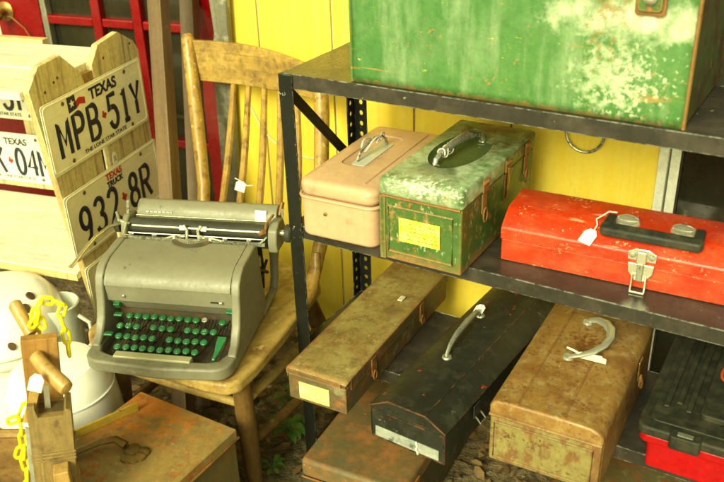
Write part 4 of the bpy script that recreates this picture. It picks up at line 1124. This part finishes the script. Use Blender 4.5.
# ---- stroke lettering for the plates: lines on a 0..1 x 0..1 grid
def A_(cx, cy, rx, ry, a0, a1, n=9):
    return [(cx + rx * math.cos(R(a0 + (a1 - a0) * k / n)), cy + ry * math.sin(R(a0 + (a1 - a0) * k / n))) for k in range(n + 1)]
GL = {
 'M': [[(0, 0), (0, 1), (.5, .35), (1, 1), (1, 0)]],
 'P': [[(0, 0), (0, 1), (.55, 1)] + A_(.55, .75, .4, .25, 90, -90) + [(0.02, .5)]],
 'B': [[(0, .5), (0, 1), (.55, 1)] + A_(.55, .76, .36, .24, 90, -90) + [(.02, .52)], [(0, .5), (0, 0), (.58, 0)] + A_(.58, .25, .4, .25, -90, 90)[1:] + [(.3, .5)]],
 '5': [[(.9, 1), (.12, 1), (.06, .56), (.3, .64)] + A_(.48, .32, .46, .32, 95, -165)],
 '1': [[(.15, .82), (.5, 1), (.5, 0)], [(.14, 0), (.86, 0)]],
 'Y': [[(0, 1), (.5, .45), (1, 1)], [(.5, .44), (.5, 0)]],
 '9': [A_(.48, .70, .44, .30, -10, 350, 16), [(.92, .70), (.90, .45), (.72, .12), (.42, 0)]],
 '3': [A_(.48, .76, .42, .24, 160, -85, 10) + A_(.48, .26, .46, .26, 85, -165, 10)],
 '2': [A_(.48, .74, .44, .26, 165, -20, 9) + [(.80, .5), (.06, 0), (.96, 0)]],
 '8': [A_(.5, .76, .38, .24, -90, 270, 16), A_(.5, .26, .46, .26, 90, 450, 16)],
 'R': [[(0, 0), (0, 1), (.55, 1)] + A_(.55, .76, .38, .24, 90, -90) + [(.02, .52)], [(.42, .5), (.95, 0)]],
 'K': [[(0, 0), (0, 1)], [(.95, 1), (.05, .42)], [(.34, .6), (.98, 0)]],
 '0': [A_(.5, .5, .46, .5, 0, 360, 18)],
 '4': [[(.74, 0), (.74, 1), (.0, .32), (1, .32)]],
 '6': [A_(.5, .30, .46, .30, -10, 350, 16), [(.05, .32), (.12, .62), (.34, .88), (.62, 1)]],
 'E': [[(1, 1), (0, 1), (0, 0), (1, 0)], [(0, .5), (.8, .5)]],
 'F': [[(1, 1), (0, 1), (0, 0)], [(0, .5), (.8, .5)]],
}
def glyph(mb, ch, x, z, w, h, r):
    for s_ in GL[ch]:
        closed = s_[0] == s_[-1] or (abs(s_[0][0] - s_[-1][0]) < 1e-6 and abs(s_[0][1] - s_[-1][1]) < 1e-6)
        pts = [(x + a * w, 0.0, z + b * h) for a, b in (s_[:-1] if closed else s_)]
        mb.tube(pts, r, 8, closed=closed, flat=.30, up=(0, 1, 0))
TEX = [(.0, .45), (.22, .47), (.24, 1.0), (.50, 1.0), (.50, .74), (.72, .66), (.93, .62), (1.0, .40), (.94, .26), (.72, .12), (.64, -.16), (.48, -.08), (.34, .14), (.22, .10), (.12, .28)]
def plate(label, PW_, PH_, text, xs_, gw, zb, gh, stroke, tex, small, header, base, parent_mtx, flag=True, truck=False):
    """license plate in its own frame: x along its width, y = -outwards, z up; origin at its lower left corner"""
    e = thing('license_plate', label, 'license plate', group='license plates hung on the pine stand')
    e.matrix_world = parent_mtx
    bm_ = MB().xz(rrect(0, 0, PW_, PH_, .012, 4), -.0012, .0012)
    pl = bm_.build('plate_sheet', base, e, bevel=.0006)
    MB().tube([(x, -.0014, z) for x, z in rrect(.008, .008, PW_ - .008, PH_ - .008, .012, 4)], .0032, 8, closed=True, flat=.55, up=(0, 1, 0)).build('plate_rim', base, e)
    mb = MB()
    for c_, x in zip(text, xs_):
        glyph(mb, c_, x, zb, gw if c_ != '1' else gw * .8, gh, stroke)
    mb.move(Matrix.Translation((0, -.0016, 0)))
    mb.build('plate_number', M['plate_ink'], e)
    if tex:
        x, z, s_ = tex
        MB().xz([(x + a * s_, z + b * s_ * .95) for a, b in TEX], -.0028, -.0012).build('state_map', M['plate_red'], e)
    rot = Matrix.Rotation(R(90), 4, 'X')
    for (txt, x, z, size, m_, bold, sx) in header:
        font_mesh(txt, size, m_, 'plate_lettering', e, Matrix.Translation((x, -.0018, z)) @ rot, bold, .0006, sx)
    if flag:
        fx, fz, s_ = flag
        MB().xz([(fx, fz), (fx + .040 * s_, fz + .004), (fx + .040 * s_, fz + .054 * s_), (fx + .02 * s_, fz + .050 * s_), (fx, fz + .055 * s_)], -.0024, -.0012).build('flag_field', M['plate_ink'], e)
        stp = []
        for k in range(10):
            rr_ = (.014 if k % 2 == 0 else .0058) * s_
            a = R(90 + 36 * k)
            stp.append((fx + .020 * s_ + rr_ * math.cos(a), fz + .027 * s_ + rr_ * math.sin(a)))
        MB().xz(stp, -.0032, -.0023).build('flag_star', base, e)
        MB().xz([(fx + .0415 * s_, fz + .005 * s_), (fx + .060 * s_, fz + .014 * s_), (fx + .088 * s_, fz + .006 * s_), (fx + .090 * s_, fz + .028 * s_), (fx + .062 * s_, fz + .036 * s_), (fx + .0415 * s_, fz + .028 * s_)], -.0024, -.0012).build('flag_stripe', M['plate_red'], e)
    for x in (PW_ * .19, PW_ * .81):
        for z in (PH_ * .09, PH_ * .90):
            MB().lathe([(0, 0), (.0062, 0), (.0055, .002), (0, .003)], (x, -.0012, z), (0, -1, 0), 12).build('screw', M['screw'], e)
    MB().tube([(PW_ * .81 + .012, -.0012, PH_ * .80), (PW_ - .016, -.0012, PH_ * .80), (PW_ - .016, -.0012, PH_ * .92)], .0014, 6, flat=.5, up=(0, 1, 0)).build('sticker_bead', base, e)
    MB().tube([(.016, -.0012, PH_ * .92), (.016, -.0012, PH_ * .80), (PW_ * .19 - .012, -.0012, PH_ * .80)], .0014, 6, flat=.5, up=(0, 1, 0)).build('sticker_bead', base, e)
    return e
stm = Matrix.Translation((A.x, A.y, 0)) @ Matrix.Rotation(R(UA), 4, 'Z')
# a plate on the end panel: plate x -> stand y, plate -y (outwards) -> stand +x
def endm(y, z, roll, out=.0035):
    return stm @ Matrix.Translation((out, y, z)) @ Matrix.Rotation(R(90), 4, 'Z') @ Matrix.Rotation(R(roll), 4, 'Y')
INK, RED = M['plate_ink'], M['plate_red']
plate('upper cream license plate MPB 51Y with a star flag on the end boards', .470, .200, 'MPB51Y', [.050, .118, .184, .278, .344, .398], .042, .040, .096, .0080,
      (.243, .083, .022), None, [('TEXAS', .270, .153, .044, INK, .0014, 1.0), ('THE LONE STAR STATE', .245, .016, .0165, INK, .0, 1.2)], M['plate'], endm(-.002, ZA - .197, -1.0), flag=(.108, .146, .84))
plate('cream truck license plate 932 8R hung just below the MPB plate', .470, .200, '9328R', [.050, .118, .186, .296, .364], .046, .036, .102, .0080,
      (.252, .078, .026), None, [('TEXAS', .235, .168, .027, RED, .0007, 1.0), ('TRUCK', .235, .146, .024, INK, .0008, 1.0)], M['plate'], endm(.016, ZA - .462, -1.0), flag=False)
plate('lowest cream plate, half hidden behind the typewriter', .470, .200, 'F', [.050], .042, .048, .092, .0062,
      (.225, .165, .022), None, [], M['plate'], endm(.046, ZA - .695, -1.0), flag=(.112, .142, .85))
# plates on the back of the bench, facing forward (stand -y): plate x -> stand x
def backm(x, z, roll):
    return stm @ Matrix.Translation((x, .470, z)) @ Matrix.Rotation(R(roll), 4, 'Y')
plate('white plate reading K 04M on the back of the bench', .40, .178, 'K04M', [.140, .226, .275, .324], .036, .030, .092, .0072,
      (.192, .068, .022), None, [('TEXAS', .238, .137, .032, INK, .0008, 1.0), ('THE LONE STAR STATE', .205, .012, .0150, INK, .0, 1.1)], M['plate_w'], backm(-.775, .477, .0), flag=(.075, .118, 1.0))
plate('white plate ending 63M tucked under the top boards', .40, .178, '63M', [.165, .228, .290], .038, .034, .096, .0072,
      None, None, [('THE LONE STAR STATE', .205, .012, .0150, INK, .0, 1.1)], M['plate_w'], backm(-.775, .706, .0), flag=False)
tg = price_tag('tiny white tag wedged between the two cream plates', stm @ Vector((.012, .255, ZA - .235)), .022, .040, (R(90), 0, R(UA + 90)), None)
MB().tube([(-.005, -.008, .0012), (.005, .008, .0012)], .001, 5).tube([(.005, -.008, .0012), (-.005, .008, .0012)], .001, 5).build('tag_mark', M['ink'], tg)

# ------------------------------------------------------------------ rusty crate, ruler, brass hook
ct = thing('metal_crate', 'low rust orange metal crate in front of the chair', 'metal crate', (-1.388, .76, .012), 0)
K0, K1, KZ = .30, .418, .318
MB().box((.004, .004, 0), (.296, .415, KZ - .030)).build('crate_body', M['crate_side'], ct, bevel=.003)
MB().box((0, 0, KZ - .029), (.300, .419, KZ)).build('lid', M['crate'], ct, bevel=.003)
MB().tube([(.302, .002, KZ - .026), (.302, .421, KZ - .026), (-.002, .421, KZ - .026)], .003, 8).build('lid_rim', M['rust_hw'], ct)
ru = thing('wooden_stick', 'short yellow wooden stick standing on edge on the rusty crate', 'stick', (-1.402, .945, .3302), 70)
MB().box((0, -.0025, 0), (.185, .0025, .024)).build('slat_stick', M['ruler'], ru, bevel=.0008)
bh = thing('brass_bracket', 'dark cast brass bracket with a scalloped foot lying on the crate', 'bracket', (-1.33, .93, .3305), 0)
MB().tube([(-.045, -.045, .010), (-.012, .0, .014), (.018, .045, .022), (.045, .066, .024), (.07, .070, .014)], [.011, .010, .010, .010, .012], 12, flat=.6).build('bracket_arm', M['castbrass'], bh)
fm = MB()
for a in (-60, -20, 20, 60):
    fm.lathe([(0, 0), (.017, 0), (.016, .005), (.009, .009), (0, .010)], (.092 + .020 * math.cos(R(a - 30)), .072 + .020 * math.sin(R(a - 30)), .0), (0, 0, 1), 14)
fm.lathe([(0, 0), (.022, 0), (.018, .010), (0, .014)], (.086, .073, 0), (0, 0, 1), 16)
fm.build('bracket_foot', M['castbrass'], bh)
MB().lathe([(0, 0), (.016, 0), (.014, .02), (0, .024)], (-.052, -.052, .0), (0, 0, 1), 14).build('bracket_boss', mat('red_brown_glaze', (.12, .03, .012), rough=.2), bh)

# ------------------------------------------------------------------ white enamel ware under the stand
p1 = thing('enamel_tub', 'large upturned white enamel tub beside the wooden tool', 'enamel tub', (-1.585, 1.10, .012))
MB().lathe([(.150, 0), (.158, .004), (.158, .012), (.150, .016), (.146, .10), (.142, .22), (.134, .30), (.120, .358), (.095, .385), (.05, .396), (0, .398)], seg=48).build('tub_shell', M['enamel'], p1)
MB().tube([(.1305 * math.cos(a), .1305 * math.sin(a), .318) for a in [k * 6.283 / 48 for k in range(48)]], .0030, 6, closed=True).build('tub_bead', M['enamel'], p1)
p2 = thing('enamel_basin', 'white enamel basin with brown chips, stacked under the bench seat', 'enamel basin', (-1.965, 1.228, .046))
MB().lathe([(.09, -.034), (.10, .01), (.11, .16), (.12, .19), (.158, .215), (.168, .235), (.17, .255), (.0, .256)], seg=40).build('pot_wall', M['enamel'], p2)
MB().tube([(.1735 * math.cos(a), .1735 * math.sin(a), .261) for a in [k * 6.283 / 48 for k in range(48)]], .005, 8, closed=True).build('basin_rim', M['enamel_grey'], p2)
MB().lathe([(0.168, .258), (.176, .262), (.174, .29), (.160, .34), (.135, .375), (.10, .392), (.05, .398), (0, .399)], seg=40).build('basin_shell', M['enamel'], p2)
for (a, z, r_, rr_, nz) in ((-12, .346, .017, .156, .6), (14, .386, .015, .116, 1.6), (-4, .374, .015, .136, 1.1), (30, .350, .012, .153, .6), (-30, .300, .013, .174, .2)):
    c = Vector((rr_ * math.cos(R(a)), rr_ * math.sin(R(a)), z))
    nrm = Vector((math.cos(R(a)), math.sin(R(a)), nz)).normalized()
    MB().lathe([(0, -.003), (r_, -.003), (r_ * .9, .003), (0, .0036)], c, nrm, 14, squash=.75).build('chip', M['spot'], p2)
p3 = thing('enamel_mug', 'grey white enamel can standing behind the yellow chain', 'enamel can', (-1.835, 1.32, .045))
MB().lathe([(.05, -.034), (.055, -.03), (.058, .30), (.062, .335), (.058, .338), (.053, .33), (.05, .20), (0, .19)], seg=32).build('can_wall', M['enamel_grey'], p3)
MB().tube([(.056, .02, .30), (.085, .03, .28), (.09, .03, .22), (.058, .02, .18)], .006, 8).build('handle', M['enamel_grey'], p3)
ba = thing('wicker_basket', 'brown wicker basket beneath the upright wooden tool', 'basket', (-1.36, .70, .012))
bm_ = MB().lathe([(.0, .0), (.15, .0), (.175, .05), (.185, .30), (.190, .385), (.178, .388), (.172, .30), (.16, .06), (0, .05)], seg=40)
bm_.build('basket_wall', M['wicker'], ba)
wv = MB()
for j in range(14):
    z = .03 + .026 * j
    rr_ = .171 + .016 * min(1, j / 6)
    wv.tube([((rr_ + .004 + .0035 * math.sin(k * math.pi + j * math.pi)) * math.cos(6.283 * k / 44), (rr_ + .004 + .0035 * math.sin((k + j) * math.pi / 1.0 + .7)) * math.sin(6.283 * k / 44), z) for k in range(44)], .008, 6, closed=True)
wv.build('basket_weave', M['wicker'], ba)
MB().tube([(.186 * math.cos(6.283 * k / 40), .186 * math.sin(6.283 * k / 40), .39) for k in range(40)], .011, 8, closed=True).build('basket_rim', M['wicker'], ba)

# ------------------------------------------------------------------ old wooden plane standing on end
wp = thing('wooden_plane', 'old wooden hand plane standing on end with two dowel handles', 'hand plane', (-1.27, .84, .40), 32)
wp.rotation_euler = (0, 0, 0)
wpm = Matrix.Translation((-1.288, .785, .40)) @ Matrix.Rotation(R(48), 4, 'Z') @ Matrix.Rotation(R(6.0), 4, 'Y') @ Matrix.Diagonal((.86, .86, 1, 1))
wp.matrix_world = wpm
MB().box((0, .022, -.33), (.078, .046, .325)).build('plane_board', M['planewood_hi'], wp, bevel=.002)
MB().box((.006, .0465, -.10), (.072, .062, .312)).build('plane_back_board', M['planewood_hi'], wp, bevel=.002)
body = MB().xz([(.004, .012), (.004, .215), (.020, .215), (.020, .205), (.026, .186), (.080, .186), (.086, .205), (.086, .2), (.096, .196), (.096, .02), (.088, -.01), (.070, -.02), (.022, -.02)], -.048, .0215)
body.build('plane_stock', M['planewood'], wp, bevel=.004, seg=3)
MB().box((.024, -.030, .10), (.082, .010, .1865)).build('throat', M['tw_dark'], wp)
for z in (.082, .090, .098):
    MB().tube([(.003, -.047, z), (.003, -.049, z), (.050, -.0505, z), (.097, -.049, z), (.0975, .02, z + .002)], .0022, 6).build('turned_bead', M['planewood'], wp)
MB().box((.040, -.012, .17), (.052, -.008, .235), Matrix.Rotation(R(-12), 4, 'X')).build('plane_iron', M['steel'], wp)
MB().ext([(-.008, .170), (.012, .168), (.038, .252), (.020, .262)], lambda x, z: (x, -.034, z), lambda x, z: (x, -.026, z)).build('plane_wedge', M['dowel'], wp, bevel=.001)
MB().tube([(.030, .018, .290), (.050, -.012, .276), (.086, -.050, .256), (.092, -.057, .2525), (.094, -.060, .251)], [.0155, .0165, .017, .0155, .009], 18).build('dowel_handle', M['dowel'], wp)
MB().tube([(.022, .060, .318), (.004, .085, .345), (-.010, .105, .366), (-.012, .108, .369)], [.014, .015, .015, .010], 16).build('dowel_handle', M['dowel'], wp)
MB().box((.056, -.088, -.10), (.090, -.0485, .075), Matrix.Rotation(R(-6), 4, 'Y')).build('plane_fence', M['dowel'], wp, bevel=.003)
q = wpm @ Vector((.030, -.052, .270))
tg = price_tag('white price tag stuck on the upper dowel of the wooden plane', q, .026, .034, (R(70), R(18), R(32)), None)

ch_ = thing('plastic_chain', 'bright yellow plastic chain draped over the upright wooden plane', 'chain')
ch_.matrix_world = wpm
def link(c, d, nrm, L_=.037, w_=.022, r_=.0040):
    c, d, nrm = Vector(c), Vector(d).normalized(), Vector(nrm)
    s_ = d.cross(nrm).normalized()
    a_, b_ = L_ / 2 - w_ / 2, w_ / 2 - r_
    pts = [c + d * (a_ + b_ * math.cos(R(t_))) + s_ * (b_ * math.sin(R(t_))) for t_ in range(-90, 91, 30)]
    pts += [c + d * (-a_ + b_ * math.cos(R(t_))) + s_ * (b_ * math.sin(R(t_))) for t_ in range(90, 271, 30)]
    MB().tube(pts, r_, 8, closed=True).build('chain_link', M['chain_y'], ch_)
cpath = [(.098, .060, .262), (.097, .058, .292), (.094, .058, .322), (.086, .064, .350), (.096, .070, .372), (.074, .075, .380), (.050, .076, .384), (.036, .070, .368), (.030, .072, .345), (.030, .080, .318), (.032, .084, .290), (.030, .086, .262), (.028, .084, .235), (.024, .080, .208), (.012, .072, .182), (-.006, .058, .158), (-.022, .040, .132), (-.020, .030, .104), (-.018, .026, .076), (-.022, .022, .048), (-.018, .02, .02), (-.02, .02, -.01), (-.02, .02, -.04)]
for k in range(len(cpath) - 1):
    a, b = Vector(cpath[k]), Vector(cpath[k + 1])
    link((a + b) / 2, b - a, (0, 1, 0) if k % 2 else (1, .25, .2), max(.034, (b - a).length + .011))
for c, d, n_ in (((.040, .052, .362), (.3, -.3, .9), (1, 0, .2)), ((.046, .056, .345), (-.3, .2, .9), (.2, 1, 0)), ((.032, .050, .350), (.6, 0, .7), (0, 1, .3)), ((-.034, .03, .140), (1, 0, .25), (0, 1, 0)), ((-.030, .022, .064), (.4, 0, 1), (0, 1, 0))):
    link(c, d, n_, .036)
sg = thing('grey_strap', 'pale grey strap hanging behind the wooden plane', 'strap')
sg.matrix_world = wpm
MB().ext([(-.010, .13), (.004, .12), (.016, .07), (.020, .02), (.020, -.10), (-.016, -.10), (-.014, .0), (-.012, .07)], lambda x, z: (x, .014, z), lambda x, z: (x, .019, z)).build('strap_band', M['grime'], sg, bevel=.002)

# ------------------------------------------------------------------ camera
YAW, PIT, ROL, F = R(-31.75), R(27.25), R(-1.89), 860.0
f = Vector((math.sin(YAW) * math.cos(PIT), math.cos(YAW) * math.cos(PIT), -math.sin(PIT)))
r = Vector((math.cos(YAW), -math.sin(YAW), 0))
u = r.cross(f)
r2 = r * math.cos(ROL) + u * math.sin(ROL)
u2 = -r * math.sin(ROL) + u * math.cos(ROL)
cam = bpy.data.cameras.new('camera')
co = bpy.data.objects.new('camera', cam)
COL.objects.link(co)
co.matrix_world = Matrix(((r2.x, u2.x, -f.x, 0), (r2.y, u2.y, -f.y, 0), (r2.z, u2.z, -f.z, 1.62), (0, 0, 0, 1)))
cam.sensor_width = 36
cam.lens = F / 724 * 36
cam.clip_start = .05
cam.clip_end = 2000
cam.dof.use_dof = True
cam.dof.focus_distance = 2.05
cam.dof.aperture_fstop = 4.0
scene.camera = co

# ------------------------------------------------------------------ light: bright overcast day
SUN_AZ, SUN_EL = R(176), R(32)        # compass-style azimuth of the sun, measured from +Y clockwise
w = bpy.data.worlds.new('World')
scene.world = w
w.use_nodes = True
t = w.node_tree
bg = t.nodes['Background']
sky = t.nodes.new('ShaderNodeTexSky')
sky.sky_type = 'NISHITA'
sky.sun_disc = False
sky.sun_elevation = SUN_EL
sky.sun_rotation = SUN_AZ
sky.air_density = 1.0
sky.dust_density = 4.0
bw = t.nodes.new('ShaderNodeHueSaturation')
bw.inputs['Saturation'].default_value = .12
t.links.new(sky.outputs[0], bw.inputs['Color'])
tint = t.nodes.new('ShaderNodeMix')
tint.data_type = 'RGBA'
tint.blend_type = 'MULTIPLY'
tint.inputs[0].default_value = 1
t.links.new(bw.outputs[0], tint.inputs[6])
tint.inputs[7].default_value = (1.0, 1.0, .50, 1)
t.links.new(tint.outputs[2], bg.inputs[0])
bg.inputs[1].default_value = .15
sl = bpy.data.lights.new('sun', 'SUN')
sl.energy = 2.4
sl.angle = R(22)
sl.color = (1, .985, .66)
so_ = bpy.data.objects.new('sun', sl)
COL.objects.link(so_)
d = Vector((math.sin(SUN_AZ) * math.cos(SUN_EL), math.cos(SUN_AZ) * math.cos(SUN_EL), math.sin(SUN_EL)))
so_.rotation_mode = 'QUATERNION'
so_.rotation_quaternion = d.to_track_quat('Z', 'Y')
vs = scene.view_settings
vs.view_transform = 'Standard'
vs.look = 'None'
vs.exposure = 0.58
vs.gamma = 1
vs.use_curve_mapping = False
scene.cycles.use_denoising = True
scene.cycles.max_bounces = 8
